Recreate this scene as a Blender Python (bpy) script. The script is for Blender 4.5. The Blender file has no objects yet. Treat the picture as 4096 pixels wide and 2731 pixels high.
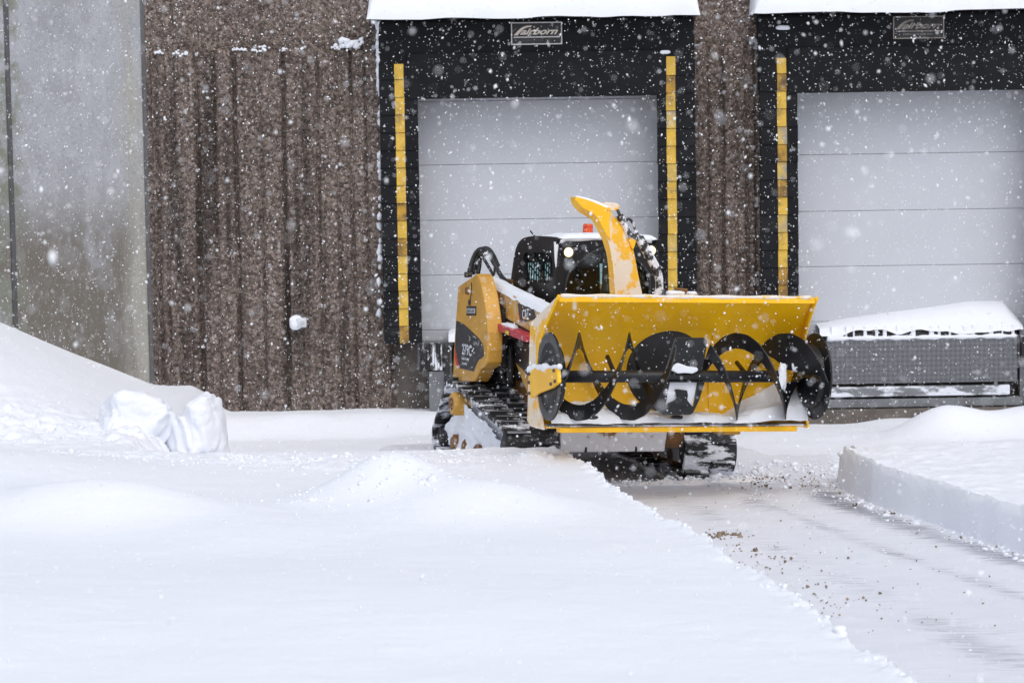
import bpy, bmesh, math, random
import numpy as np
from mathutils import Matrix, Vector

# ------------------------------------------------------------------ camera, sky, sun
S = bpy.context.scene
FPX = 1024 * 100 / 36.0
CAM_H, PITCH, ROLL = 3.17, math.radians(4.98), math.radians(-0.9)
cam = bpy.data.cameras.new('camera')
cam.lens, cam.sensor_width, cam.clip_end = 100, 36, 2000
cam.dof.use_dof = True
cam.dof.focus_distance = 21.9
cam.dof.aperture_fstop = 4.0
camo = bpy.data.objects.new('camera', cam)
S.collection.objects.link(camo)
RC = Matrix.Rotation(math.pi / 2 - PITCH, 4, 'X') @ Matrix.Rotation(ROLL, 4, 'Z')
camo.matrix_world = Matrix.Translation((0, 0, CAM_H)) @ RC
S.camera = camo

SUN_EL, SUN_AZ = math.radians(56), math.radians(160)      # azimuth: 0 = +Y (away from camera), 90 = +X
w = bpy.data.worlds.new('World')
S.world = w
w.use_nodes = True
nt = w.node_tree
bg = nt.nodes['Background']
sky = nt.nodes.new('ShaderNodeTexSky')
sky.sky_type = 'NISHITA'
sky.sun_disc = False
sky.sun_elevation, sky.sun_rotation = SUN_EL, SUN_AZ
sky.air_density, sky.dust_density, sky.ozone_density = 1.0, 2.5, 1.0
hs = nt.nodes.new('ShaderNodeHueSaturation')               # cloud cover: the same sky, greyed
hs.inputs['Saturation'].default_value = 0.45
nt.links.new(sky.outputs[0], hs.inputs['Color'])
nt.links.new(hs.outputs[0], bg.inputs['Color'])
bg.inputs['Strength'].default_value = 0.15
sl = bpy.data.lights.new('sun', 'SUN')
sl.energy, sl.angle, sl.color = 0.55, math.radians(60), (1.0, 0.975, 0.95)
so = bpy.data.objects.new('sun', sl)
S.collection.objects.link(so)
sd = Vector((math.sin(SUN_AZ) * math.cos(SUN_EL), math.cos(SUN_AZ) * math.cos(SUN_EL), math.sin(SUN_EL)))
so.rotation_euler = sd.to_track_quat('Z', 'Y').to_euler()
so.location = sd * 40
S.view_settings.view_transform = 'Standard'
S.view_settings.look = 'None'
S.view_settings.exposure = 0.22
S.view_settings.gamma = 1.0
S.render.engine = 'CYCLES'
S.cycles.use_denoising = True
S.cycles.max_bounces = 8
S.cycles.transparent_max_bounces = 12

random.seed(7)
rng = np.random.default_rng(11)
COL = S.collection

# ------------------------------------------------------------------ measuring helpers
C0 = Vector((0, 0, CAM_H))
R3 = RC.to_3x3()


def ray(px, py):
    return R3 @ Vector(((px - 512) / FPX, -(py - 341) / FPX, -1))


def atY(px, py, Y=28.0):
    d = ray(px, py)
    return C0 + d * (Y / d.y)


def atZ(px, py, Z=0.0):
    d = ray(px, py)
    return C0 + d * ((Z - CAM_H) / d.z)


# frame of the loader: u forward, v to its left, z up
YAW, TILT = math.radians(16), math.radians(2.4)
LO = Vector((0.8886, 23.0343, 0.0))
Fv = Vector((math.sin(YAW), -math.cos(YAW), 0))
Lv = Vector((math.cos(YAW), math.sin(YAW), 0))
Uv = Vector((0, 0, 1))
L2 = Lv * math.cos(TILT) - Uv * math.sin(TILT)
U2 = Uv * math.cos(TILT) + Lv * math.sin(TILT)
LM3 = Matrix((Fv, L2, U2)).transposed()
LM = Matrix.Translation(LO) @ LM3.to_4x4()
LMi = LM3.transposed()
CL = LMi @ (C0 - LO)


def cut(px, py, ax, val):
    d = LMi @ ray(px, py)
    return CL + d * ((val - CL[ax]) / d[ax])


def sd2(pts, v):
    """points read on a plane parallel to the loader's side -> (u, z)"""
    return [(q.x, q.z) for q in (cut(x, y, 1, v) for x, y in pts)]


def fr2(pts, u):
    return [(q.y, q.z) for q in (cut(x, y, 0, u) for x, y in pts)]


# ------------------------------------------------------------------ materials
MATS = {}


def nodes_of(m):
    m.use_nodes = True
    n = m.node_tree.nodes
    return n, m.node_tree.links, n['Principled BSDF']


def mat(name, col, rough=0.5, metal=0.0, var=0.12, scale=6.0, bump=0.0, bscale=60.0, frost=None, fscale=9.0,
        frostcol=(0.80, 0.82, 0.88), fup=0.0, dirt=None, dscale=3.0, dirtcol=(0.10, 0.08, 0.06), stretch=(1, 1, 1), spec=0.5):
    m = bpy.data.materials.new(name)
    n, l, b = nodes_of(m)
    tc = n.new('ShaderNodeTexCoord')
    mp = n.new('ShaderNodeMapping')
    mp.inputs['Scale'].default_value = stretch
    l.new(tc.outputs['Object'], mp.inputs['Vector'])
    V = mp.outputs[0]

    def noise(sc, det=5, rgh=0.55):
        q = n.new('ShaderNodeTexNoise')
        q.inputs['Scale'].default_value = sc
        q.inputs['Detail'].default_value = det
        q.inputs['Roughness'].default_value = rgh
        l.new(V, q.inputs['Vector'])
        return q.outputs['Fac']

    def ramp(src, a, c):
        r = n.new('ShaderNodeMapRange')
        r.interpolation_type = 'SMOOTHSTEP'
        r.inputs['From Min'].default_value = a
        r.inputs['From Max'].default_value = c
        l.new(src, r.inputs['Value'])
        return r.outputs[0]

    def mixc(f, a, c):
        x = n.new('ShaderNodeMix')
        x.data_type = 'RGBA'
        l.new(f, x.inputs['Factor'])
        for i, s in ((6, a), (7, c)):
            if isinstance(s, tuple):
                x.inputs[i].default_value = (*s, 1)
            else:
                l.new(s, x.inputs[i])
        return x.outputs[2]
    lo = tuple(max(0, c * (1 - var)) for c in col)
    hi = tuple(min(1, c * (1 + var)) for c in col)
    c = mixc(ramp(noise(scale), 0.3, 0.7), lo, hi)
    if dirt:
        f = ramp(noise(dscale, 7, 0.65), 0.62 - dirt * 0.3, 0.85 - dirt * 0.3)
        c = mixc(f, c, dirtcol)
    b.inputs['Roughness'].default_value = rough
    if frost:
        f = ramp(noise(fscale, 8, 0.68), 0.70 - frost * 0.4, 0.76 - frost * 0.36)
        if fup > 0:
            g = n.new('ShaderNodeNewGeometry')
            sx = n.new('ShaderNodeSeparateXYZ')
            l.new(g.outputs['Normal'], sx.inputs[0])
            up = ramp(sx.outputs['Z'], 0.3, 0.85)
            a = n.new('ShaderNodeMath')
            a.operation = 'MULTIPLY_ADD'
            a.inputs[1].default_value = fup
            l.new(up, a.inputs[0])
            l.new(f, a.inputs[2])
            a.use_clamp = True
            f = a.outputs[0]
        c = mixc(f, c, frostcol)
        rr = n.new('ShaderNodeMapRange')
        rr.inputs['To Min'].default_value = rough
        rr.inputs['To Max'].default_value = 0.85
        l.new(f, rr.inputs['Value'])
        l.new(rr.outputs[0], b.inputs['Roughness'])
    l.new(c, b.inputs['Base Color'])
    b.inputs['Metallic'].default_value = metal
    b.inputs['Specular IOR Level'].default_value = spec
    if bump:
        bp = n.new('ShaderNodeBump')
        bp.inputs['Strength'].default_value = bump
        bp.inputs['Distance'].default_value = 0.01
        l.new(noise(bscale, 6), bp.inputs['Height'])
        l.new(bp.outputs[0], b.inputs['Normal'])
    MATS[name] = m
    return m


BLK = (0.014, 0.0145, 0.017)
mat('rubber', BLK, 0.75, var=0.2, bump=0.3, bscale=40, dirt=0.15, dirtcol=(0.06, 0.06, 0.065))
mat('pad_fabric', (0.010, 0.0105, 0.0125), 0.8, spec=0.25, var=0.25, scale=3, bump=0.25, bscale=30, dirt=0.2, dirtcol=(0.026, 0.027, 0.03))
mat('stripe_yellow', (0.68, 0.43, 0.055), 0.6, var=0.12, scale=9, dirt=0.35, dscale=7, dirtcol=(0.22, 0.15, 0.06))
mat('stripe_dirty', (0.50, 0.28, 0.03), 0.6, var=0.2, scale=9, dirt=0.75, dscale=5, dirtcol=(0.10, 0.06, 0.03))
mat('stripe_worn', (0.60, 0.41, 0.09), 0.6, var=0.15, scale=9, dirt=0.6, dscale=8, dirtcol=(0.32, 0.29, 0.24))
mat('door_paint', (0.58, 0.60, 0.645), 0.45, var=0.02, scale=1.5, bump=0.03, bscale=8, dirt=0.08, dscale=2, dirtcol=(0.54, 0.56, 0.60))
mat('joint_dark', (0.16, 0.16, 0.17), 0.8)
mat('steel_grey', (0.20, 0.21, 0.22), 0.5, 0.3, var=0.15, scale=5, dirt=0.3, dirtcol=(0.12, 0.12, 0.12))
mat('steel_frost', (0.20, 0.21, 0.22), 0.5, 0.3, var=0.15, scale=5, frost=0.62, fscale=4, stretch=(0.5, 1, 1.6))
mat('galv', (0.42, 0.44, 0.47), 0.45, 0.5, var=0.15, scale=30)
mat('white_print', (0.62, 0.61, 0.60), 0.6, var=0.1, scale=40)
mat('cream_print', (0.70, 0.63, 0.55), 0.6, var=0.1, scale=40)
mat('faded_print', (0.26, 0.23, 0.20), 0.6, var=0.35, scale=14)
mat('dim_print', (0.09, 0.09, 0.09), 0.6, var=0.3, scale=40)
mat('cat_yellow', (0.62, 0.33, 0.05), 0.42, var=0.10, scale=5, frost=0.10, fscale=26, dirt=0.15, dirtcol=(0.35, 0.17, 0.05))
mat('cat_frosty', (0.60, 0.32, 0.055), 0.45, var=0.10, scale=5, frost=0.52, fscale=11, frostcol=(0.60, 0.47, 0.30), dirt=0.1)
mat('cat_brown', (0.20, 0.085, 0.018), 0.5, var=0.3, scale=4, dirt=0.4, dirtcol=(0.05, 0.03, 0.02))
mat('belly_frost', (0.30, 0.13, 0.025), 0.5, var=0.2, scale=4, frost=0.93, fscale=3.2, frostcol=(0.88, 0.87, 0.90))
mat('blower_yellow', (1.0, 0.52, 0.004), 0.38, var=0.06, scale=3, bump=0.04, bscale=12, frost=0.06, fscale=22, frostcol=(0.85, 0.66, 0.35))
mat('blower_frosty', (0.95, 0.50, 0.012), 0.5, var=0.05, scale=3, frost=0.66, fscale=4.5, frostcol=(0.84, 0.72, 0.58))
mat('blower_edge', (0.84, 0.52, 0.05), 0.6, var=0.05, frost=0.80, fscale=6, frostcol=(0.80, 0.74, 0.66))
mat('black_paint', (0.012, 0.0125, 0.015), 0.38, spec=0.35, var=0.25, scale=8, bump=0.05, bscale=20)
mat('black_satin', (0.022, 0.022, 0.024), 0.55, var=0.3, scale=6, dirt=0.3, dirtcol=(0.05, 0.035, 0.03))
mat('flight_black', (0.013, 0.0135, 0.016), 0.42, spec=0.4, var=0.3, scale=9, frost=0.16, fscale=30, frostcol=(0.25, 0.25, 0.28))
mat('disc_grey', (0.075, 0.078, 0.085), 0.5, 0.4, var=0.15, scale=12)
mat('track_rubber', (0.018, 0.019, 0.021), 0.7, var=0.3, scale=8, bump=0.3, bscale=40, frost=0.50, fscale=8, stretch=(1, 0.35, 1))
mat('lug_rubber', (0.018, 0.019, 0.021), 0.7, var=0.3, scale=8, frost=0.46, fscale=7, fup=0.30, stretch=(1, 0.4, 1))
mat('red_strut', (0.50, 0.035, 0.06), 0.45, var=0.15, scale=12, frost=0.30, fscale=14, frostcol=(0.7, 0.5, 0.52))
mat('decal_red', (0.62, 0.02, 0.02), 0.5, var=0.05)
mat('decal_black', (0.022, 0.022, 0.025), 0.5, var=0.2, scale=14, frost=0.22, fscale=17, frostcol=(0.35, 0.34, 0.36))
mat('decal_white', (0.70, 0.74, 0.76), 0.5, var=0.05)
mat('decal_maroon', (0.05, 0.012, 0.015), 0.5)
mat('decal_yellow', (0.72, 0.36, 0.02), 0.5)
mat('label_yellow', (0.62, 0.55, 0.03), 0.5)
mat('hose', (0.022, 0.022, 0.024), 0.55, var=0.3, scale=20, frost=0.22, fscale=9)
mat('cyl_frost', (0.03, 0.03, 0.033), 0.5, var=0.3, frost=0.62, fscale=14)
mat('seat_brown', (0.05, 0.03, 0.022), 0.8)
mat('interior', (0.02, 0.021, 0.024), 0.7)
mat('concrete_foot', (0.135, 0.115, 0.10), 0.85, var=0.3, scale=3, bump=0.4, bscale=20, dirt=0.2, dirtcol=(0.07, 0.06, 0.05))
mat('roof_grey', (0.3, 0.3, 0.32), 0.8)
mat('bumper_rubber', (0.03, 0.028, 0.028), 0.8, var=0.3, scale=8, frost=0.46, fscale=9, stretch=(2.2, 1, 0.6))
mat('beacon_orange', (0.75, 0.09, 0.012), 0.25, var=0.05)
mat('gravel_tan', (0.25, 0.19, 0.125), 0.9, var=0.45, scale=9)
mat('box_white', (0.60, 0.61, 0.63), 0.6, var=0.1)
mat('ledge_moss', (0.035, 0.03, 0.02), 0.9, var=0.3)


def snow_mat(name, col=(0.86, 0.885, 0.94), b1=0.35, sc=14.0, dist=0.02):
    m = bpy.data.materials.new(name)
    n, l, b = nodes_of(m)
    tc = n.new('ShaderNodeTexCoord')
    q = n.new('ShaderNodeTexNoise')
    q.inputs['Scale'].default_value = sc
    q.inputs['Detail'].default_value = 8
    q.inputs['Roughness'].default_value = 0.62
    l.new(tc.outputs['Object'], q.inputs['Vector'])
    bp = n.new('ShaderNodeBump')
    bp.inputs['Strength'].default_value = b1
    bp.inputs['Distance'].default_value = dist
    l.new(q.outputs['Fac'], bp.inputs['Height'])
    l.new(bp.outputs[0], b.inputs['Normal'])
    b.inputs['Base Color'].default_value = (*col, 1)
    b.inputs['Roughness'].default_value = 0.75
    b.inputs['Specular IOR Level'].default_value = 0.25
    MATS[name] = m
    return m


snow_mat('snow')
snow_mat('snow_soft', b1=0.15, sc=8)
snow_mat('snow_dirty', col=(0.89, 0.865, 0.86), b1=0.6, sc=20)
snow_mat('flake', col=(0.93, 0.94, 0.96), b1=0.0)


def glass_mat():
    m = bpy.data.materials.new('cab_glass')
    m.use_nodes = True
    n, l = m.node_tree.nodes, m.node_tree.links
    n.remove(n['Principled BSDF'])
    t = n.new('ShaderNodeBsdfTransparent')
    t.inputs[0].default_value = (0.66, 0.84, 0.83, 1)
    g = n.new('ShaderNodeBsdfGlossy')
    g.inputs['Roughness'].default_value = 0.05
    f = n.new('ShaderNodeFresnel')
    f.inputs['IOR'].default_value = 1.45
    mx = n.new('ShaderNodeMixShader')
    l.new(f.outputs[0], mx.inputs[0])
    l.new(t.outputs[0], mx.inputs[1])
    l.new(g.outputs[0], mx.inputs[2])
    l.new(mx.outputs[0], n['Material Output'].inputs[0])
    MATS['cab_glass'] = m


glass_mat()


def lamp_mat():
    m = bpy.data.materials.new('lamp_lens')
    n, l, b = nodes_of(m)
    b.inputs['Base Color'].default_value = (0.9, 0.85, 0.7, 1)
    b.inputs['Emission Color'].default_value = (1.0, 0.70, 0.30, 1)
    b.inputs['Emission Strength'].default_value = 1.5
    MATS['lamp_lens'] = m


lamp_mat()


def aggregate_mat(name, streak, ledge_z):
    """exposed pebble aggregate: voronoi pebbles, wet streaks that run down from the ledge"""
    m = bpy.data.materials.new(name)
    n, l, b = nodes_of(m)
    tc = n.new('ShaderNodeTexCoord')
    V = tc.outputs['Object']

    def vor(sc):
        v = n.new('ShaderNodeTexVoronoi')
        v.inputs['Scale'].default_value = sc
        l.new(V, v.inputs['Vector'])
        return v

    v1, v2 = vor(40), vor(85)
    sx = n.new('ShaderNodeSeparateColor')
    l.new(v1.outputs['Color'], sx.inputs[0])
    r = n.new('ShaderNodeValToRGB')
    e = r.color_ramp.elements
    e[0].position, e[0].color = 0.0, (0.075, 0.058, 0.050, 1)
    e[1].position, e[1].color = 1.0, (0.33, 0.28, 0.25, 1)
    for p, c in ((0.3, (0.125, 0.098, 0.084)), (0.55, (0.17, 0.135, 0.117)), (0.8, (0.215, 0.172, 0.15)), (0.93, (0.26, 0.20, 0.17))):
        q = e.new(p)
        q.color = (*c, 1)
    l.new(sx.outputs[0], r.inputs[0])
    sx2 = n.new('ShaderNodeSeparateColor')
    l.new(v2.outputs['Color'], sx2.inputs[0])
    mr = n.new('ShaderNodeMapRange')
    mr.inputs['To Min'].default_value = 0.50
    mr.inputs['To Max'].default_value = 1.38
    l.new(sx2.outputs[1], mr.inputs['Value'])
    mul = n.new('ShaderNodeVectorMath')
    mul.operation = 'SCALE'
    l.new(r.outputs[0], mul.inputs[0])
    l.new(mr.outputs[0], mul.inputs['Scale'])
    col = mul.outputs[0]
    # large blotches
    nz = n.new('ShaderNodeTexNoise')
    nz.inputs['Scale'].default_value = 1.1
    nz.inputs['Detail'].default_value = 6
    l.new(V, nz.inputs['Vector'])
    mr2 = n.new('ShaderNodeMapRange')
    mr2.inputs['From Min'].default_value = 0.3
    mr2.inputs['From Max'].default_value = 0.7
    mr2.inputs['To Min'].default_value = 0.78
    mr2.inputs['To Max'].default_value = 1.18
    l.new(nz.outputs['Fac'], mr2.inputs['Value'])
    m2 = n.new('ShaderNodeVectorMath')
    m2.operation = 'SCALE'
    l.new(col, m2.inputs[0])
    l.new(mr2.outputs[0], m2.inputs['Scale'])
    col = m2.outputs[0]
    if streak:
        mp = n.new('ShaderNodeMapping')
        mp.inputs['Scale'].default_value = (7.0, 1, 0.22)
        l.new(V, mp.inputs['Vector'])
        ns = n.new('ShaderNodeTexNoise')
        ns.inputs['Scale'].default_value = 1.0
        ns.inputs['Detail'].default_value = 4
        l.new(mp.outputs[0], ns.inputs['Vector'])
        ms = n.new('ShaderNodeMapRange')
        ms.interpolation_type = 'SMOOTHSTEP'
        ms.inputs['From Min'].default_value = 0.50
        ms.inputs['From Max'].default_value = 0.66
        ms.inputs['To Min'].default_value = 1.0
        ms.inputs['To Max'].default_value = 0.46
        l.new(ns.outputs['Fac'], ms.inputs['Value'])
        m3 = n.new('ShaderNodeVectorMath')
        m3.operation = 'SCALE'
        l.new(col, m3.inputs[0])
        l.new(ms.outputs[0], m3.inputs['Scale'])
        col = m3.outputs[0]
    l.new(col, b.inputs['Base Color'])
    b.inputs['Roughness'].default_value = 0.85
    b.inputs['Specular IOR Level'].default_value = 0.25
    bp = n.new('ShaderNodeBump')
    bp.inputs['Strength'].default_value = 0.7
    bp.inputs['Distance'].default_value = 0.012
    bp.invert = True
    l.new(v1.outputs['Distance'], bp.inputs['Height'])
    l.new(bp.outputs[0], b.inputs['Normal'])
    MATS[name] = m


aggregate_mat('aggregate', False, 0)
aggregate_mat('aggregate_wet', True, 3.6)


def concrete_mat():
    m = bpy.data.materials.new('concrete')
    n, l, b = nodes_of(m)
    tc = n.new('ShaderNodeTexCoord')
    V = tc.outputs['Object']

    def nz(sc, st=(1, 1, 1), det=7, rg=0.6):
        mp = n.new('ShaderNodeMapping')
        mp.inputs['Scale'].default_value = st
        l.new(V, mp.inputs['Vector'])
        q = n.new('ShaderNodeTexNoise')
        q.inputs['Scale'].default_value = sc
        q.inputs['Detail'].default_value = det
        q.inputs['Roughness'].default_value = rg
        l.new(mp.outputs[0], q.inputs['Vector'])
        return q.outputs['Fac']

    def mr(s, a, c, x=0.0, y=1.0):
        r = n.new('ShaderNodeMapRange')
        r.interpolation_type = 'SMOOTHSTEP'
        for k, v in (('From Min', a), ('From Max', c), ('To Min', x), ('To Max', y)):
            r.inputs[k].default_value = v
        l.new(s, r.inputs['Value'])
        return r.outputs[0]

    def mix(f, a, c):
        x = n.new('ShaderNodeMix')
        x.data_type = 'RGBA'
        l.new(f, x.inputs['Factor'])
        for i, s in ((6, a), (7, c)):
            if isinstance(s, tuple):
                x.inputs[i].default_value = (*s, 1)
            else:
                l.new(s, x.inputs[i])
        return x.outputs[2]

    def math2(op, a, c):
        x = n.new('ShaderNodeMath')
        x.operation = op
        x.use_clamp = True
        for i, s in enumerate((a, c)):
            if isinstance(s, float):
                x.inputs[i].default_value = s
            else:
                l.new(s, x.inputs[i])
        return x.outputs[0]
    c = mix(nz(2.2, (1, 1, 0.5)), (0.30, 0.31, 0.33), (0.40, 0.405, 0.43))
    c = mix(math2('MULTIPLY', mr(nz(5, (1, 1, 0.25)), 0.42, 0.70), 0.6), c, (0.47, 0.475, 0.50))
    sx = n.new('ShaderNodeSeparateXYZ')
    l.new(V, sx.inputs[0])
    low = mr(sx.outputs['Z'], 2.5, 1.6)                                # damp stain with a ragged edge
    st = math2('MULTIPLY', low, mr(nz(1.7, (1.5, 1, 0.8)), 0.18, 0.46))
    c = mix(math2('MULTIPLY', mr(nz(3.2, (1.2, 1, 0.7), 9, 0.7), 0.44, 0.62), 0.5), c, (0.25, 0.25, 0.25))
    c = mix(st, c, (0.145, 0.128, 0.105))
    c = mix(math2('MULTIPLY', mr(nz(4.5, (1.2, 1, 0.6), 9, 0.72), 0.50, 0.62), math2('MULTIPLY', low, 0.30)), c, (0.36, 0.36, 0.37))
    c = mix(math2('MULTIPLY', mr(sx.outputs['X'], -3.95, -3.66), mr(nz(2.0, (2, 1, 0.3)), 0.35, 0.6)), c, (0.34, 0.33, 0.29))
    c = mix(math2('MULTIPLY', mr(sx.outputs['X'], -4.72, -4.85), mr(nz(5), 0.4, 0.6)), c, (0.19, 0.20, 0.16))
    c = mix(math2('MULTIPLY', mr(nz(34, (1, 1, 1), 5, 0.75), 0.52, 0.66), 0.55), c, (0.14, 0.135, 0.13))   # pores
    c = mix(math2('MULTIPLY', mr(nz(29, (1.3, 1, 0.6), 5, 0.75), 0.54, 0.68), 0.35), c, (0.58, 0.58, 0.60))
    l.new(c, b.inputs['Base Color'])
    b.inputs['Roughness'].default_value = 0.85
    bp = n.new('ShaderNodeBump')
    bp.inputs['Strength'].default_value = 0.25
    bp.inputs['Distance'].default_value = 0.01
    l.new(nz(30), bp.inputs['Height'])
    l.new(bp.outputs[0], b.inputs['Normal'])
    MATS['concrete'] = m


concrete_mat()


def path_mat():
    """scraped pavement: packed snow film, bare asphalt showing in combed streaks"""
    m = bpy.data.materials.new('path')
    n, l, b = nodes_of(m)
    tc = n.new('ShaderNodeTexCoord')
    V = tc.outputs['Object']
    at = n.new('ShaderNodeAttribute')
    at.attribute_name = 'bare'

    def nz(sc, st, det=6, rot=0.0):
        mp = n.new('ShaderNodeMapping')
        mp.inputs['Scale'].default_value = st
        mp.inputs['Rotation'].default_value = (0, 0, rot)
        l.new(V, mp.inputs['Vector'])
        q = n.new('ShaderNodeTexNoise')
        q.inputs['Scale'].default_value = sc
        q.inputs['Detail'].default_value = det
        q.inputs['Roughness'].default_value = 0.62
        l.new(mp.outputs[0], q.inputs['Vector'])
        return q.outputs['Fac']

    def mth(op, a, c, clamp=True):
        x = n.new('ShaderNodeMath')
        x.operation = op
        x.use_clamp = clamp
        for i, s in enumerate((a, c)):
            if isinstance(s, (int, float)):
                x.inputs[i].default_value = s
            else:
                l.new(s, x.inputs[i])
        return x.outputs[0]

    def mr(s, a, c):
        r = n.new('ShaderNodeMapRange')
        r.interpolation_type = 'SMOOTHSTEP'
        r.inputs['From Min'].default_value = a
        r.inputs['From Max'].default_value = c
        l.new(s, r.inputs['Value'])
        return r.outputs[0]

    def mix(f, a, c):
        x = n.new('ShaderNodeMix')
        x.data_type = 'RGBA'
        l.new(f, x.inputs['Factor'])
        for i, s in ((6, a), (7, c)):
            if isinstance(s, tuple):
                x.inputs[i].default_value = (*s, 1)
            else:
                l.new(s, x.inputs[i])
        return x.outputs[2]
    comb = nz(1.0, (3.0, 26, 1), 6)
    broad = nz(0.9, (1, 1, 1), 5)
    s = mth('ADD', mth('MULTIPLY', at.outputs['Fac'], 0.35, False), mth('ADD', mth('MULTIPLY', comb, 0.62, False), mth('MULTIPLY', broad, 0.40, False), False), False)
    film = mix(nz(3.0, (1, 1, 1)), (0.73, 0.75, 0.81), (0.84, 0.855, 0.91))
    grit = mr(nz(42, (1, 1, 1), 3), 0.66, 0.74)
    film = mix(mth('MULTIPLY', grit, 0.5), film, (0.45, 0.40, 0.36))
    c = mix(mr(s, 0.60, 0.90), film, (0.24, 0.245, 0.285))
    l.new(c, b.inputs['Base Color'])
    b.inputs['Roughness'].default_value = 0.6
    bp = n.new('ShaderNodeBump')
    bp.inputs['Strength'].default_value = 0.4
    bp.inputs['Distance'].default_value = 0.012
    l.new(comb, bp.inputs['Height'])
    l.new(bp.outputs[0], b.inputs['Normal'])
    MATS['path'] = m


path_mat()


def plate_mat():
    """diamond tread plate"""
    m = bpy.data.materials.new('tread_plate')
    n, l, b = nodes_of(m)
    tc = n.new('ShaderNodeTexCoord')
    mp = n.new('ShaderNodeMapping')
    mp.inputs['Rotation'].default_value = (0, math.radians(45), 0)
    mp.inputs['Scale'].default_value = (30, 0, 30)
    l.new(tc.outputs['Object'], mp.inputs['Vector'])
    ck = n.new('ShaderNodeTexChecker')
    ck.inputs['Scale'].default_value = 1.0
    l.new(mp.outputs[0], ck.inputs['Vector'])
    nz = n.new('ShaderNodeTexNoise')
    nz.inputs['Scale'].default_value = 7
    nz.inputs['Detail'].default_value = 8
    nz.inputs['Roughness'].default_value = 0.7
    l.new(tc.outputs['Object'], nz.inputs['Vector'])
    sx = n.new('ShaderNodeSeparateXYZ')
    l.new(tc.outputs['Object'], sx.inputs[0])
    mr = n.new('ShaderNodeMapRange')
    mr.inputs['From Min'].default_value = 4.2
    mr.inputs['From Max'].default_value = 4.95
    mr.inputs['To Min'].default_value = 0.0
    mr.inputs['To Max'].default_value = 0.2
    l.new(sx.outputs['X'], mr.inputs['Value'])
    ad = n.new('ShaderNodeMath')
    l.new(nz.outputs['Fac'], ad.inputs[0])
    l.new(mr.outputs[0], ad.inputs[1])
    ms = n.new('ShaderNodeMapRange')
    ms.inputs['From Min'].default_value = 0.66
    ms.inputs['From Max'].default_value = 0.70
    l.new(ad.outputs[0], ms.inputs['Value'])
    x = n.new('ShaderNodeMix')
    x.data_type = 'RGBA'
    l.new(ck.outputs['Fac'], x.inputs['Factor'])
    x.inputs[6].default_value = (0.125, 0.13, 0.14, 1)
    x.inputs[7].default_value = (0.175, 0.18, 0.195, 1)
    y = n.new('ShaderNodeMix')
    y.data_type = 'RGBA'
    l.new(ms.outputs[0], y.inputs['Factor'])
    l.new(x.outputs[2], y.inputs[6])
    y.inputs[7].default_value = (0.75, 0.77, 0.82, 1)
    l.new(y.outputs[2], b.inputs['Base Color'])
    b.inputs['Roughness'].default_value = 0.55
    b.inputs['Metallic'].default_value = 0.2
    bp = n.new('ShaderNodeBump')
    bp.inputs['Distance'].default_value = 0.004
    l.new(ck.outputs['Fac'], bp.inputs['Height'])
    l.new(bp.outputs[0], b.inputs['Normal'])
    MATS['tread_plate'] = m


plate_mat()

# ------------------------------------------------------------------ mesh helpers


def link(name, me, m, parent=None):
    o = bpy.data.objects.new(name, me)
    COL.objects.link(o)
    if m:
        me.materials.clear()
        me.materials.append(MATS[m])
    if parent:
        o.parent = parent
    return o


def pyobj(name, verts, faces, m, parent=None, smooth=False, bevel=0.0, seg=2):
    me = bpy.data.meshes.new(name)
    me.from_pydata([tuple(v) for v in verts], [], faces)
    bm = bmesh.new()
    bm.from_mesh(me)
    bmesh.ops.remove_doubles(bm, verts=bm.verts, dist=1e-6)
    bmesh.ops.recalc_face_normals(bm, faces=bm.faces)
    bm.to_mesh(me)
    bm.free()
    if smooth:
        me.polygons.foreach_set('use_smooth', [True] * len(me.polygons))
    o = link(name, me, m, parent)
    if bevel:
        b = o.modifiers.new('bevel', 'BEVEL')
        b.width, b.segments, b.limit_method, b.angle_limit = bevel, seg, 'ANGLE', math.radians(35)
    return o


def tag(o, label, cat, group=None):
    o['label'], o['category'] = label, cat
    if group:
        o['group'] = group
    return o


def thing(name, label, cat, mw=None, group=None):
    e = bpy.data.objects.new(name, None)
    e.empty_display_size = 0.2
    COL.objects.link(e)
    if mw is not None:
        e.matrix_world = mw
    return tag(e, label, cat, group)


def boxv(x0, x1, y0, y1, z0, z1):
    v = [(x, y, z) for x in (x0, x1) for y in (y0, y1) for z in (z0, z1)]
    f = [(0, 1, 3, 2), (4, 6, 7, 5), (0, 4, 5, 1), (2, 3, 7, 6), (0, 2, 6, 4), (1, 5, 7, 3)]
    return v, f


def box(name, x0, x1, y0, y1, z0, z1, m, parent=None, bevel=0.006):
    v, f = boxv(x0, x1, y0, y1, z0, z1)
    return pyobj(name, v, f, m, parent, bevel=bevel)


def place(p, ax, t):
    """2-D point + coordinate on the axis ax -> 3-D (ax=1: (u,z) at v ; ax=0: (v,z) at u)"""
    return (p[0], t, p[1]) if ax == 1 else (t, p[0], p[1])


def prism(name, poly, ax, t0, t1, m, parent=None, bevel=0.006, smooth=False):
    n = len(poly)
    v = [place(p, ax, t0) for p in poly] + [place(p, ax, t1) for p in poly]
    f = [tuple(range(n)), tuple(range(2 * n - 1, n - 1, -1))] + [(i, (i + 1) % n, n + (i + 1) % n, n + i) for i in range(n)]
    return pyobj(name, v, f, m, parent, bevel=bevel, smooth=smooth)


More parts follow.
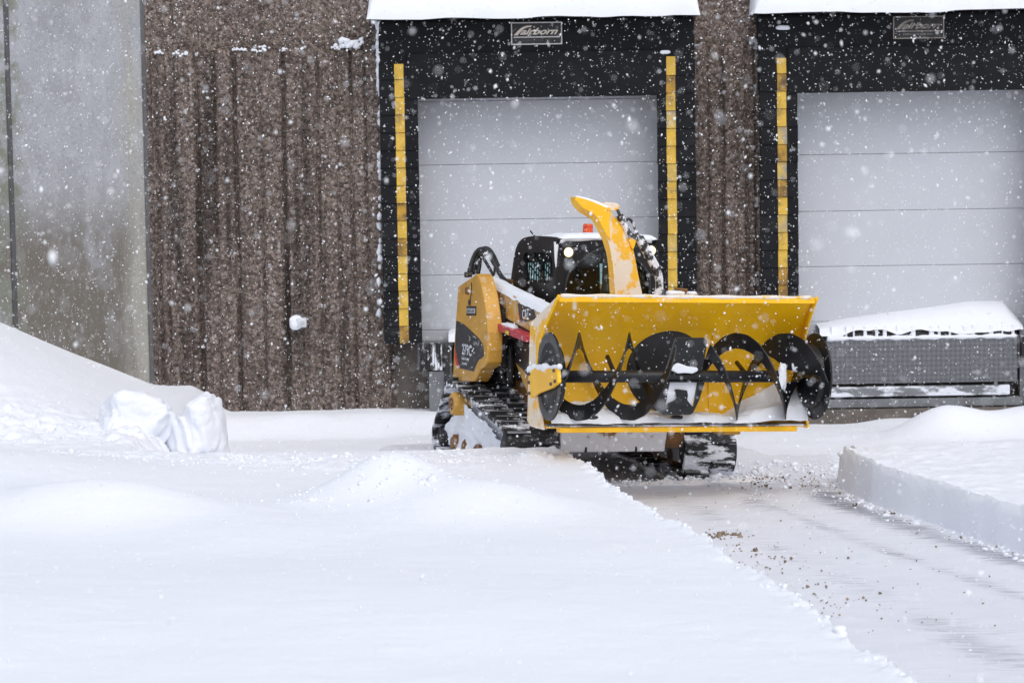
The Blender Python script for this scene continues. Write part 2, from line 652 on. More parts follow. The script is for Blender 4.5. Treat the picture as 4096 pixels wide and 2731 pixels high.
def ring(name, outer, inner, ax, t0, t1, m, parent=None, bevel=0.005):
    n = len(outer)
    v = [place(p, ax, t) for t in (t0, t1) for q in (outer, inner) for p in q]
    f = []
    for i in range(n):
        j = (i + 1) % n
        f += [(i, j, n + j, n + i), (2 * n + i, 3 * n + i, 3 * n + j, 2 * n + j), (i, 2 * n + i, 2 * n + j, j), (n + i, n + j, 3 * n + j, 3 * n + i)]
    return pyobj(name, v, f, m, parent, bevel=bevel)


def smoothpts(pts, k=6):
    P = [Vector(p) for p in pts]
    out = []
    for i in range(len(P) - 1):
        a, b = P[max(i - 1, 0)], P[i]
        c, d = P[i + 1], P[min(i + 2, len(P) - 1)]
        for s in range(k):
            t = s / k
            out.append(0.5 * ((2 * b) + (c - a) * t + (2 * a - 5 * b + 4 * c - d) * t * t + (3 * b - a - 3 * c + d) * t ** 3))
    out.append(P[-1])
    return out


def tube(name, pts, r, m, parent=None, n=10, k=6, caps=True):
    P = smoothpts(pts, k) if k > 1 else [Vector(p) for p in pts]
    rad = r if callable(r) else (lambda t: r)
    v, f = [], []
    ref = Vector((0.31, 0.52, 0.79))
    N = len(P)
    for i, p in enumerate(P):
        t = (P[min(i + 1, N - 1)] - P[max(i - 1, 0)]).normalized()
        a = t.cross(ref).normalized()
        b = t.cross(a)
        rr = rad(i / (N - 1))
        v += [p + (a * math.cos(2 * math.pi * j / n) + b * math.sin(2 * math.pi * j / n)) * rr for j in range(n)]
    for i in range(N - 1):
        f += [(i * n + j, i * n + (j + 1) % n, (i + 1) * n + (j + 1) % n, (i + 1) * n + j) for j in range(n)]
    if caps:
        f += [tuple(range(n - 1, -1, -1)), tuple(range((N - 1) * n, N * n))]
    return pyobj(name, v, f, m, parent, smooth=True)


def lathe(name, prof, ax, c, m, parent=None, n=36, smooth=True, bevel=0.0):
    """prof: (t along axis, radius). c: centre of the other two coords"""
    v, f = [], []
    for t, r in prof:
        for j in range(n):
            a = 2 * math.pi * j / n
            v.append(place((c[0] + r * math.cos(a), c[1] + r * math.sin(a)), ax, t) if ax in (0, 1) else (c[0] + r * math.cos(a), c[1] + r * math.sin(a), t))
    for i in range(len(prof) - 1):
        f += [(i * n + j, i * n + (j + 1) % n, (i + 1) * n + (j + 1) % n, (i + 1) * n + j) for j in range(n)]
    f += [tuple(range(n - 1, -1, -1)), tuple(range((len(prof) - 1) * n, len(prof) * n))]
    o = pyobj(name, v, f, m, parent, smooth=smooth)
    if smooth:
        e = o.modifiers.new('split', 'EDGE_SPLIT')
        e.split_angle = math.radians(35)
    return o


def text_mesh(body, bold=0.0):
    cu = bpy.data.curves.new('lettering', 'FONT')
    cu.body = body
    cu.offset = bold
    cu.resolution_u = 4
    t = bpy.data.objects.new('lettering', cu)
    COL.objects.link(t)
    dg = bpy.context.evaluated_depsgraph_get()
    me = bpy.data.meshes.new_from_object(t.evaluated_get(dg))
    v = [(q.co.x, q.co.y) for q in me.vertices]
    f = [tuple(p.vertices) for p in me.polygons]
    bpy.data.objects.remove(t)
    bpy.data.curves.remove(cu)
    bpy.data.meshes.remove(me)
    return v, f


def letter(name, body, quad, fn, m, parent, bold=0.0, shear=0.0):
    """lettering stretched into a quad (bl, br, tr, tl) of 2-D points; fn lifts to 3-D"""
    v, f = text_mesh(body, bold)
    x0, x1 = min(p[0] for p in v), max(p[0] for p in v)
    y0, y1 = min(p[1] for p in v), max(p[1] for p in v)
    out = []
    for x, y in v:
        s, t = (x - x0) / (x1 - x0), (y - y0) / (y1 - y0)
        s += shear * (t - 0.5)
        a = [quad[0][i] * (1 - s) + quad[1][i] * s for i in (0, 1)]
        b = [quad[3][i] * (1 - s) + quad[2][i] * s for i in (0, 1)]
        out.append(fn((a[0] * (1 - t) + b[0] * t, a[1] * (1 - t) + b[1] * t)))
    me = bpy.data.meshes.new(name)
    me.from_pydata(out, [], f)
    return link(name, me, m, parent)


# ------------------------------------------------------------------ value noise
class VN:
    def __init__(s, seed):
        s.g = np.random.default_rng(seed).random((256, 256))

    def __call__(s, x, y):
        xi, yi = np.floor(x).astype(int), np.floor(y).astype(int)
        fx, fy = x - xi, y - yi
        fx, fy = fx * fx * fx * (fx * (fx * 6 - 15) + 10), fy * fy * fy * (fy * (fy * 6 - 15) + 10)
        g = s.g
        a, b = g[xi & 255, yi & 255], g[(xi + 1) & 255, yi & 255]
        c, d = g[xi & 255, (yi + 1) & 255], g[(xi + 1) & 255, (yi + 1) & 255]
        return (a * (1 - fx) + b * fx) * (1 - fy) + (c * (1 - fx) + d * fx) * fy


VNS = [VN(i) for i in range(8)]


def fbm(x, y, sc, oct=4, gain=0.5, k=0):
    t, a = 0.0, 1.0
    n = 0.0
    for i in range(oct):
        t = t + a * (VNS[(i + k) % 8](x * sc + 17.3 * i, y * sc + 9.1 * i) - 0.5)
        n += a
        a *= gain
        sc *= 2.03
    return t / n * 2


def sstep(a, b, x):
    t = np.clip((x - a) / (b - a), 0, 1)
    return t * t * (3 - 2 * t)


# ------------------------------------------------------------------ ground, snow field, path
def grid_obj(name, X, Y, Z, m, parent=None, smooth=True, attr=None):
    nx, ny = X.shape
    me = bpy.data.meshes.new(name)
    co = np.stack([X, Y, Z], -1).reshape(-1, 3).astype(np.float32)
    idx = np.arange(nx * ny).reshape(nx, ny)
    q = np.stack([idx[:-1, :-1], idx[1:, :-1], idx[1:, 1:], idx[:-1, 1:]], -1).reshape(-1, 4)
    me.vertices.add(len(co))
    me.vertices.foreach_set('co', co.ravel())
    me.loops.add(q.size)
    me.loops.foreach_set('vertex_index', q.ravel().astype(np.int32))
    me.polygons.add(len(q))
    me.polygons.foreach_set('loop_start', np.arange(0, q.size, 4, dtype=np.int32))
    me.update(calc_edges=True)
    if smooth:
        me.polygons.foreach_set('use_smooth', np.ones(len(q), bool))
    if attr is not None:
        a = me.attributes.new('bare', 'FLOAT', 'POINT')
        a.data.foreach_set('value', attr.ravel().astype(np.float32))
    return link(name, me, m, parent)


def kind(o, k):
    o['kind'] = k
    return o


pyv = [(-400, -60, -0.6), (400, -60, -0.6), (400, 500, -0.6), (-400, 500, -0.6)]
kind(pyobj('ground', pyv, [(0, 1, 2, 3)], 'snow_soft'), 'structure')

Q = 1024 / 2352.0
LEFT_EDGE = [(1240, 1006), (1300, 1036), (1345, 1060), (1400, 1100), (1440, 1135), (1490, 1165), (1540, 1193), (1600, 1216), (1640, 1238), (1690, 1283), (1760, 1322), (1870, 1392), (2000, 1490), (2130, 1568)]
RIGHT_EDGE = [(1936, 1122), (2000, 1155), (2130, 1197), (2240, 1236), (2352, 1268)]
le = sorted(((p.y, p.x) for p in (atZ(x * Q, y * Q, 0.36) for x, y in LEFT_EDGE)))
re_ = sorted(((p.y, p.x) for p in (atZ(x * Q, y * Q, 0.0) for x, y in RIGHT_EDGE)))
le = [(8.0, le[0][1] + 0.2 * (le[0][0] - 8))] + le + [(le[-1][0] + 6, le[-1][1] - 1.5)]
sl_r = (re_[0][1] - re_[1][1]) / (re_[1][0] - re_[0][0])
re_ = [(8.0, re_[0][1] + 0.33 * (re_[0][0] - 8))] + re_
YR_END = re_[-1][0]
LEy, LEx = np.array([a for a, b in le]), np.array([b for a, b in le])
REy, REx = np.array([a for a, b in re_]), np.array([b for a, b in re_])


def cleared(x, y):
    wob = 0.05 * fbm(x * 0 + 3.1, y, 2.3, 3) + 0.045 * fbm(x, y, 9, 3, k=2)
    xl = np.interp(y, LEy, LEx) + wob
    wr = 0.025 * fbm(x * 0, y, 1.6, 3, k=3)
    xr = np.interp(y, REy, REx) + wr
    xr = np.where(y > YR_END + 0.06 * fbm(x, y, 3, 2), 2.75 + 0.25 * fbm(x, y, 1.7, 3), xr)
    lane = np.minimum(x - xl, xr - x)
    lane = np.minimum(lane, 24.6 + 0.25 * fbm(x, y, 1.5, 3) - y)
    # around the loader
    du = (x - LO.x) * Fv.x + (y - LO.y) * Fv.y
    dv = (x - LO.x) * Lv.x + (y - LO.y) * Lv.y
    pad = np.minimum(np.minimum(du + 3.0, 0.12 - du), np.minimum(dv + 1.16 + wob * 0.6, 1.6 - dv))
    return np.maximum(lane, pad), xl, xr


def snow_h(x, y):
    h = 0.36 + 0 * x
    h = h - 0.05 * sstep(2.0, 2.6, x) * sstep(24, 22, y)                    # thinner layer right of the lane
    # the heap against the wall on the left
    sl = np.clip((-3.55 - x), 0, 4.5)
    h = h + 0.43 * sl * sstep(22.6, 26.2, y) * (1 + 0.06 * fbm(x, y, 0.9, 2))
    # lower strip along the wall, swept up against it
    t = sstep(22.5, 23.3, y) * sstep(-3.2, -2.75, x)
    low = -0.09 + 0.17 * sstep(27.0, 27.6, y) * sstep(0.5, -0.5, x) + 0.10 * sstep(24.5, 22.8, y) * sstep(-0.8, -1.6, x) + 0.03 * fbm(x, y, 1.3, 3, k=1)
    low = low + 0.06 * sstep(2.0, 3.2, x) * sstep(26, 24, y)
    h = h * (1 - t) + low * t
        # mounds
    for cx, cy, a, sx, sy in ((-0.86, 19.7, 0.31, 0.46, 0.42), (-0.25, 19.1, 0.20, 0.6, 0.5), (-2.75, 19.0, 0.24, 0.8, 0.5), (-1.75, 18.2, 0.06, 0.7, 0.7),
                              (-4.0, 20.5, 0.26, 1.2, 1.4), (-0.6, 15.5, 0.08, 1.6, 1.4), (-3.4, 15.0, 0.12, 1.3, 2.0),
                              (4.02, 26.4, 0.26, 0.40, 0.35), (4.35, 26.5, 0.06, 0.3, 0.3), (5.0, 26.6, 0.16, 0.45, 0.4), (4.55, 25.2, 0.10, 0.5, 0.4), (5.2, 21.6, 0.10, 0.4, 0.3), (0.14, 21.75, 0.075, 0.16, 0.22), (4.75, 26.8, 0.12, 0.6, 0.4)):
        h = h + a * np.exp(-((x - cx) / sx) ** 2 - ((y - cy) / sy) ** 2)
    # wind ridges and crumbs
    h = h + 0.020 * fbm(x, y, 0.8, 4) + 0.003 * fbm(x * 0.6, y * 2.2, 3.2, 3, k=3)
    crumb = fbm(x, y, 6.0, 3, k=5)
    band = np.exp(-((y - 21.9 - 0.25 * np.sin(x * 1.7)) / 0.5) ** 2) * sstep(0.4, -0.2, x) + 2.2 * sstep(-2.4, -3.0, x) * np.exp(-((y - 23.9) / 0.8) ** 2) + 0.55 * sstep(2.2, 2.6, x) * sstep(18, 19, y) * sstep(23.2, 22.8, y) + 0.10
    h = h + 0.035 * np.clip(crumb, -0.1, 1) * band + 0.012 * fbm(x, y, 17, 2, k=6) * band
    d, xl, xr = cleared(x, y)
    edge = np.exp(-(np.clip(-d, 0, 9) / 0.10) ** 2)
    h = h + edge * (0.03 * fbm(x, y, 11, 3, k=4) * (1 - 0.75 * sstep(2.0, 2.5, x)) + 0.012)
    soft = 0.026 + 0.16 * sstep(22.9, 23.6, y)
    m = sstep(-soft, soft * 0.6, d)
    return h * (1 - m) + (-0.12) * m


gy = np.concatenate([np.arange(6.0, 12.5, 0.08), np.arange(12.5, 24.8, 0.03), np.arange(24.8, 28.2, 0.04)])
DL = np.concatenate([np.arange(0, 0.2, 0.010), np.arange(0.2, 7.3, 0.026), np.arange(7.3, 10.6, 0.1)])[::-1]
DR = np.concatenate([np.arange(0, 0.2, 0.010), np.arange(0.2, 3.6, 0.028), np.arange(3.6, 7.0, 0.1)])
DM = 0.5 - 0.5 * np.cos(np.linspace(0, math.pi, 64)[1:-1])
xl_, xr_ = np.interp(gy, LEy, LEx), np.interp(gy, REy, REx)        # columns follow the two cut edges
GX = np.concatenate([xl_[None] - DL[:, None], xl_[None] + (xr_ - xl_)[None] * DM[:, None], xr_[None] + DR[:, None]], 0)
GY = np.broadcast_to(gy[None], GX.shape).copy()
kind(grid_obj('snow_field', GX, GY, snow_h(GX, GY), 'snow'), 'structure')

px_ = np.arange(-2.2, 8.0, 0.05)
py_ = np.arange(6.0, 26.0, 0.05)
PX, PY = np.meshgrid(px_, py_, indexing='ij')
xlp, xrp = np.interp(PY, LEy, LEx), np.interp(PY, REy, REx)
wd = xrp - xlp
fpos = (PX - xlp) / wd
bare = 0.80 * np.exp(-((xrp - PX - 0.22) / 0.20) ** 2) + 0.50 * np.exp(-((xrp - PX - 0.85) / 0.17) ** 2) + 0.75 * np.exp(-((PX - xlp - 0.15) / 0.28) ** 2) * sstep(18.2, 13.5, PY)
bare = bare + 0.38 * np.exp(-((fpos - 0.38) / 0.09) ** 2) + 0.35 * np.exp(-((fpos - 0.10) / 0.06) ** 2) + 0.2 * sstep(22.6, 23.2, PY) * sstep(2.0, 2.3, PX)
bare = bare * sstep(23.1, 22.5, PY)
PZ = 0.010 * fbm(PX, PY, 1.4, 3) + 0.006 * fbm(PX, PY, 9, 2)
PZ = PZ + 0.02 * np.exp(-((fpos - 0.60) / 0.05) ** 2)
PZ = PZ - 0.05 * np.exp(-((PX - 1.6) / 0.75) ** 2 - ((PY - 23.4) / 0.8) ** 2)          # worn hollow under the loader
PZ = PZ - 0.3 * sstep(-0.1, -0.35, cleared(PX, PY)[0])
kind(grid_obj('path', PX, PY, PZ, 'path', attr=np.clip(bare, 0, 1.3)), 'structure')

# low dirty windrow in front of the tracks
ux = np.linspace(-1.3, 1.35, 200)
uy = np.linspace(-0.16, 0.16, 40)
UX, UY = np.meshgrid(ux, uy, indexing='ij')
WZ = (0.022 + 0.02 * fbm(UX, UY * 0, 2, 3)) * np.exp(-(UY / 0.075) ** 2) * sstep(-1.3, -1.0, UX) * sstep(1.35, 1.1, UX) * (1 + 0.8 * fbm(UX, UY, 9, 3)) - 0.030 - 0.05 * sstep(0.06, 0.16, np.abs(UY))
UYw = UY + 0.05 * fbm(UX, UX * 0, 1.5, 3)
wx = LO.x + 0.06 * Fv.x + UX * Lv.x + UYw * Fv.x
wy = LO.y + 0.06 * Fv.y + UX * Lv.y + UYw * Fv.y
tag(grid_obj('snow_windrow', wx, wy, WZ, 'snow_dirty', smooth=False), 'low crumbly ridge of snow in front of the loader tracks', 'snow')


# ------------------------------------------------------------------ lumps (stuff)
def ico():
    bm = bmesh.new()
    bmesh.ops.create_icosphere(bm, subdivisions=1, radius=1.0)
    v = np.array([x.co[:] for x in bm.verts])
    f = np.array([[y.index for y in x.verts] for x in bm.faces])
    bm.free()
    return v, f


IV, IF = ico()


def lumps(name, pos, rad, m, squash=0.75, jitter=0.28, base=(IV, IF), elong=None):
    bv, bf = base
    n, k = len(pos), len(bv)
    V = np.repeat(bv[None], n, 0) * (1 + jitter * (rng.random((n, k, 1)) - 0.5) * 2)
    ang = rng.random(n) * 6.283
    ax = rng.normal(size=(n, 3))
    ax /= np.linalg.norm(ax, axis=1)[:, None]
    if elong is not None:
        V[:, :, 2] *= elong[:, None]
    c, s = np.cos(ang)[:, None, None], np.sin(ang)[:, None, None]
    A = ax[:, None, :]
    V = V * c + np.cross(np.broadcast_to(A, V.shape), V) * s + A * (V * A).sum(-1, keepdims=True) * (1 - c)
    V[:, :, 2] *= squash
    V = V * np.asarray(rad)[:, None, None] + np.asarray(pos)[:, None, :]
    F = (bf[None] + (np.arange(n) * k)[:, None, None]).reshape(-1, 3)
    me = bpy.data.meshes.new(name)
    me.vertices.add(n * k)
    me.vertices.foreach_set('co', V.reshape(-1).astype(np.float32))
    me.loops.add(F.size)
    me.loops.foreach_set('vertex_index', F.ravel().astype(np.int32))
    me.polygons.add(len(F))
    me.polygons.foreach_set('loop_start', np.arange(0, F.size, 3, dtype=np.int32))
    me.update(calc_edges=True)
    return link(name, me, m)


# snow crumbs along the cut edges and on the ridge before the loader
P, Rr = [], []
for i in range(420):
    y = random.uniform(12.6, 21.6)
    x = float(np.interp(y, LEy, LEx)) + random.gauss(0.02, 0.05)
    P.append((x, y))
for i in range(260):
    y = random.uniform(17.5, YR_END)
    x = float(np.interp(y, REy, REx)) + random.gauss(-0.10, 0.08)
    P.append((x, y))
for i in range(480):
    P.append((random.uniform(-3.6, 0.3), random.gauss(21.9, 0.35)))
for i in range(300):
    P.append((random.uniform(-5.0, -2.3), random.gauss(23.9, 0.5)))
for i in range(200):
    P.append((random.gauss(-0.8, 0.6), random.gauss(19.4, 0.3)))
for i in range(260):
    P.append((random.uniform(1.9, 2.9), random.uniform(22.6, 24.2)))
for i in range(260):
    a, b = random.uniform(-1.0, 1.3), random.gauss(0.02, 0.10)
    P.append((LO.x + a * Lv.x + b * Fv.x, LO.y + a * Lv.y + b * Fv.y))
P = np.array(P)
hz = snow_h(P[:, 0], P[:, 1])
hz = np.where(hz < 0.01, 0.004, hz)
Rr = rng.lognormal(math.log(0.0105), 0.5, len(P)).clip(0.004, 0.042)
o = lumps('snow_crumbs', np.c_[P, hz], Rr, 'snow', 0.75, 0.4)
kind(tag(o, 'loose white snow crumbs along the cut edges of the snow', 'snow'), 'stuff')

# gravel
P = []
for x, y, n, s in ((1645, 1232, 60, 0.085), (1672, 1226, 12, 0.10), (1705, 1232, 6, 0.05), (1702, 1255, 10, 0.08), (1695, 1265, 8, 0.06), (1720, 1285, 6, 0.12), (1770, 1280, 10, 0.10), (1783, 1303, 34, 0.14), (1880, 1350, 20, 0.16), (1950, 1385, 24, 0.2), (2000, 1410, 20, 0.25), (1740, 1260, 8, 0.2)):
    c = atZ(x * Q, y * Q)
    for i in range(n):
        P.append((c.x + random.gauss(0, s), c.y + random.gauss(0, s * 0.9)))
for i in range(240):                                             # band of grit left between the passes
    y = random.uniform(14.0, 22.8)
    f = random.gauss(0.60, 0.05) if random.random() < 0.55 else random.gauss(0.95, 0.035)
    xl, xr = float(np.interp(y, LEy, LEx)), float(np.interp(y, REy, REx))
    P.append((xl + f * (xr - xl), y))
for i in range(80):
    y = random.uniform(13.0, 22.5)
    xl, xr = float(np.interp(y, LEy, LEx)), float(np.interp(y, REy, REx))
    P.append((xl + random.random() * (xr - xl), y))
for i in range(150):
    P.append((random.uniform(1.8, 2.7), random.gauss(22.9, 0.25)))
P = np.array(P)
d, _, _ = cleared(P[:, 0], P[:, 1])
P = P[d > 0.05]
Rr = rng.lognormal(math.log(0.0058), 0.5, len(P)).clip(0.003, 0.026)
Rr *= 0.85
Rr[:90] *= 1.5
o = lumps('gravel', np.c_[P, 0.006 + Rr * 0.4], Rr, 'gravel_tan', 0.8, 0.3)
kind(tag(o, 'scattered tan grit and pebbles on the scraped pavement', 'gravel'), 'stuff')


# snow blocks by the heap
def blob(name, c, r, seed, m='snow', parent=None, rough=0.22, fine=0.05, sub=4, facets=0):
    bm = bmesh.new()
    bmesh.ops.create_icosphere(bm, subdivisions=sub, radius=1.0)
    co = np.array([v.co[:] for v in bm.verts])
    n1 = fbm(co[:, 0] * 1.0 + co[:, 2] * 0.7 + seed, co[:, 1] - co[:, 2] * 0.6, 1.3, 3)
    n2 = fbm(co[:, 0] - co[:, 2] + seed * 2, co[:, 1] + co[:, 2], 5, 3, k=3)
    s = 1 + rough * n1 + fine * n2
    # squarish
    p = np.sign(co) * np.abs(co) ** 0.72
    rg = np.random.default_rng(int(seed * 10) + 3)
    for _ in range(facets):
        nn = rg.normal(size=3)
        nn /= np.linalg.norm(nn)
        ex = np.clip(p @ nn - rg.uniform(0.62, 0.85), 0, None)
        p = p - ex[:, None] * nn * 0.92
    p = p * s[:, None] * np.array(r) + np.array(c)
    for v, q in zip(bm.verts, p):
        v.co = q
    me = bpy.data.meshes.new(name)
    bm.to_mesh(me)
    bm.free()
    me.polygons.foreach_set('use_smooth', [True] * len(me.polygons))
    return link(name, me, m, parent)


def at_depth(px, py, Y):
    q = atY(px, py, Y)
    return q


c = at_depth(133, 412, 24.3)
tag(blob('snow_block', (c.x - 0.02, 24.5, 0.31), (0.36, 0.38, 0.30), 1.7, rough=0.34, fine=0.09, facets=14, sub=5), 'broad crumbly snow block left of the taller one before the wall', 'snow block', 'snow blocks before the wall')
c = at_depth(194, 412, 24.3)
tag(blob('snow_block', (c.x, 24.45, 0.28), (0.29, 0.34, 0.33), 6.2, rough=0.34, fine=0.08, facets=14, sub=5), 'taller rounded snow block standing right of the broad one', 'snow block', 'snow blocks before the wall')

# ------------------------------------------------------------------ warehouse wall
YW = 28.0
ZW0, ZW1 = -0.8, 6.5


def X_(px, py=200, Y=YW):
    return atY(px, py, Y).x


def Z_(px, py, Y=YW):
    return atY(px, py, Y).z


xJ0, xCol1 = X_(11, 170), X_(147, 190)          # concrete panel
xs1a, xs1b = X_(381, 180, 27.7), X_(696, 180, 27.7)
xs2a = X_(760, 180, 27.7)
SEALW = xs1b - xs1a
xs2b = xs2a + SEALW
zSealB = Z_(400, 343, 27.7)
zSealT = Z_(540, 18, 27.7)
zHeadB = Z_(540, 95, 27.7)
PADW = X_(419, 180, 27.7) - xs1a
zLedge = Z_(260, 50)

wall = thing('warehouse_wall', 'brown pebble aggregate and grey concrete wall of the warehouse behind the loader', 'wall')
xB1, xB2 = xs1a + 0.10, xs1b - 0.10
xC1, xC2 = xs2a + 0.10, xs2b - 0.10
zOp = zHeadB + 0.35                             # top of the door openings
DEEP = 0.35


def wbox(name, x0, x1, z0, z1, m, y0=YW, y1=YW + DEEP, bevel=0.0):
    return box(name, x0, x1, y0, y1, z0, z1, m, wall, bevel)


wbox('concrete_panel', -10, xJ0 - 0.025, ZW0, ZW1, 'concrete', y0=YW - 0.03, bevel=0.012)
wbox('concrete_panel', xJ0 + 0.025, xCol1 - 0.02, ZW0, ZW1, 'concrete', y0=YW - 0.03, bevel=0.012)
wbox('joint', xJ0 - 0.025, xJ0 + 0.025, ZW0, ZW1, 'joint_dark', y0=YW + 0.03)
wbox('joint', xCol1 - 0.02, xCol1 + 0.02, ZW0, ZW1, 'joint_dark', y0=YW + 0.02)
wbox('aggregate_panel', xCol1 + 0.02, xB1, ZW0, ZW1, 'aggregate')
wbox('aggregate_panel', xB2, xC1, ZW0, ZW1, 'aggregate')
wbox('aggregate_panel', xB1, xB2, zOp, ZW1, 'aggregate')
wbox('aggregate_panel', xC1, xC2, zOp, ZW1, 'aggregate')
wbox('aggregate_panel', xC2, 10, ZW0, ZW1, 'aggregate')
wbox('foundation', xB1, xB2, ZW0, zSealB - 0.02, 'concrete_foot', y0=YW + 0.004)
wbox('foundation', xC1, xC2, ZW0, zSealB - 0.02, 'concrete_foot', y0=YW + 0.004)
box('building_shell', -10, 10, YW + 0.6, YW + 12, ZW0, ZW1 + 0.1, 'roof_grey', wall, 0)


def ribs(name, x0, x1, z0, z1, grooves, seed):
    """fractured fins: relief sheet standing proud of the wall, ragged ledge along its top"""
    xs = np.arange(x0, x1 + 0.006, 0.012)
    zs = np.linspace(0, 1, int((z1 - z0) / 0.035))
    X, T = np.meshgrid(xs, zs, indexing='ij')
    top = z1 + 0.03 * fbm(X, X * 0 + seed, 3.0, 3) + 0.012 * fbm(X, X * 0 + seed, 20, 2)
    Z = z0 + (top - z0) * T
    D = 0.10 + 0.018 * fbm(X * 1.0, Z * 0.35, 5, 3, k=1) + 0.012 * fbm(X, Z, 16, 3, k=2)
    for gx_, wd_, dp in grooves:
        wob = 0.010 * fbm(Z * 0 + gx_, Z, 1.6, 3, k=3)
        D = D - 2.0 * dp * np.exp(-((X - gx_ - wob) / (1.15 * wd_)) ** 2) * (0.75 + 0.5 * fbm(X * 0 + gx_ * 3, Z, 2.2, 2))
    edge = sstep(x0, x0 + 0.04, X) * sstep(x1, x1 - 0.04, X)
    D = np.clip(D * edge, 0.006, 1)
    Y = YW - D
    # fold the top row back on to the wall
    X = np.concatenate([X, X[:, -1:]], 1)
    Z = np.concatenate([Z, Z[:, -1:] + 0.005], 1)
    Y = np.concatenate([Y, Y[:, -1:] * 0 + YW + 0.02], 1)
    return grid_obj(name, X, Y, Z, 'aggregate_wet', wall, smooth=False)


GR = [(X_(p * Q, 200), wd_, dp) for p, wd_, dp in ((366, .022, .06), (386, .012, .03), (459, .022, .06), (500, .012, .025), (546, .018, .055), (605, .012, .025), (657, .016, .05), (700, .012, .02), (735, .012, .03), (780, .014, .03), (812, .012, .04), (845, .01, .03))]
ribs('ribbed_panel', xCol1 + 0.06, xs1a + 0.08, ZW0 + 0.1, zLedge, GR, 2.0)
GR2 = [(X_(p * Q, 200), wd_, dp) for p, wd_, dp in ((1625, .012, .03), (1658, .016, .05), (1690, .012, .03), (1715, .014, .05), (1735, .01, .03))]
ribs('ribbed_panel', xs1b - 0.08, xs2a + 0.08, ZW0 + 0.1, zLedge - 0.02, GR2, 5.0)

# little snow clumps caught on the ledge
led = [(370, 119, 10), (420, 121, 14), (545, 113, 8), (562, 114, 9), (585, 114, 9), (608, 112, 13), (655, 114, 10), (690, 112, 7), (770, 110, 9), (795, 106, 15), (812, 101, 24), (822, 98, 16)]
P, Rr = [], []
for x, y, s in led:
    for k in range(9):
        P.append((X_(x * Q, y * Q) + random.gauss(0, s * 0.0026), YW - 0.09, Z_(x * Q, y * Q) + random.gauss(0, s * 0.0009)))
        Rr.append(s * random.uniform(0.0009, 0.0019))
o = lumps('ledge_snow', P, Rr, 'snow', 0.8, 0.4)
kind(tag(o, 'small white snow clumps caught along the ledge of the brown wall', 'snow'), 'stuff')

# small white box on the wall
q = atY(302, 321)
jb = thing('wall_box', 'small white box on the brown wall left of the loading dock', 'box', Matrix.Translation((q.x, YW - 0.09, q.z)))
box('body', -0.045, 0.055, -0.10, 0.0, -0.045, 0.045, 'box_white', jb, 0.008)
lathe('socket', [(-0.115, 0.022), (-0.100, 0.024)], 1, (0.015, 0.0), 'galv', jb, 16)
blob('snow_lump', (-0.05, -0.05, 0.0), (0.06, 0.05, 0.07), 3.0, 'snow', jb, sub=3)

# ------------------------------------------------------------------ doors
def dock_door(x0, x1, z0, z1, label, splits):
    d = thing('dock_door', label, 'door', Matrix.Translation(((x0 + x1) / 2, YW + 0.16, z0)), 'sectional dock doors')
    hw = (x1 - x0) / 2
    zs = [0.0] + [s - z0 for s in splits] + [z1 - z0]
    for a, b in zip(zs[:-1], zs[1:]):
        box('door_section', -hw, hw, -0.025, 0.025, a + 0.002, b - 0.002, 'door_paint', d, 0.005)
    box('backing', -hw, hw, -0.005, 0.05, 0, z1 - z0, 'galv', d, 0)
    return d


YD = YW + 0.135
sp1 = [Z_(700, y * Q, YD) for y in (377 - 8, 504 - 8, 630 - 8)]
dz = (sp1[0] - sp1[2]) / 2
spl = sorted([sp1[0] + dz * 1.15, sp1[0], sp1[1], sp1[2], sp1[2] - dz])
d1 = dock_door(xB1, xB2, zSealB - 0.02, zOp, 'closed pale grey sectional dock door behind the loader cab', spl)
sp2 = [Z_(900, y * Q, YD) for y in (352, 482, 609)]
spl2 = sorted([sp2[0] + dz * 1.15, sp2[0], sp2[1], sp2[2], sp2[2] - dz])
d2 = dock_door(xC1, xC2, zSealB - 0.02, zOp, 'closed pale grey sectional dock door at the right edge of the picture', spl2)

# ------------------------------------------------------------------ dock seals


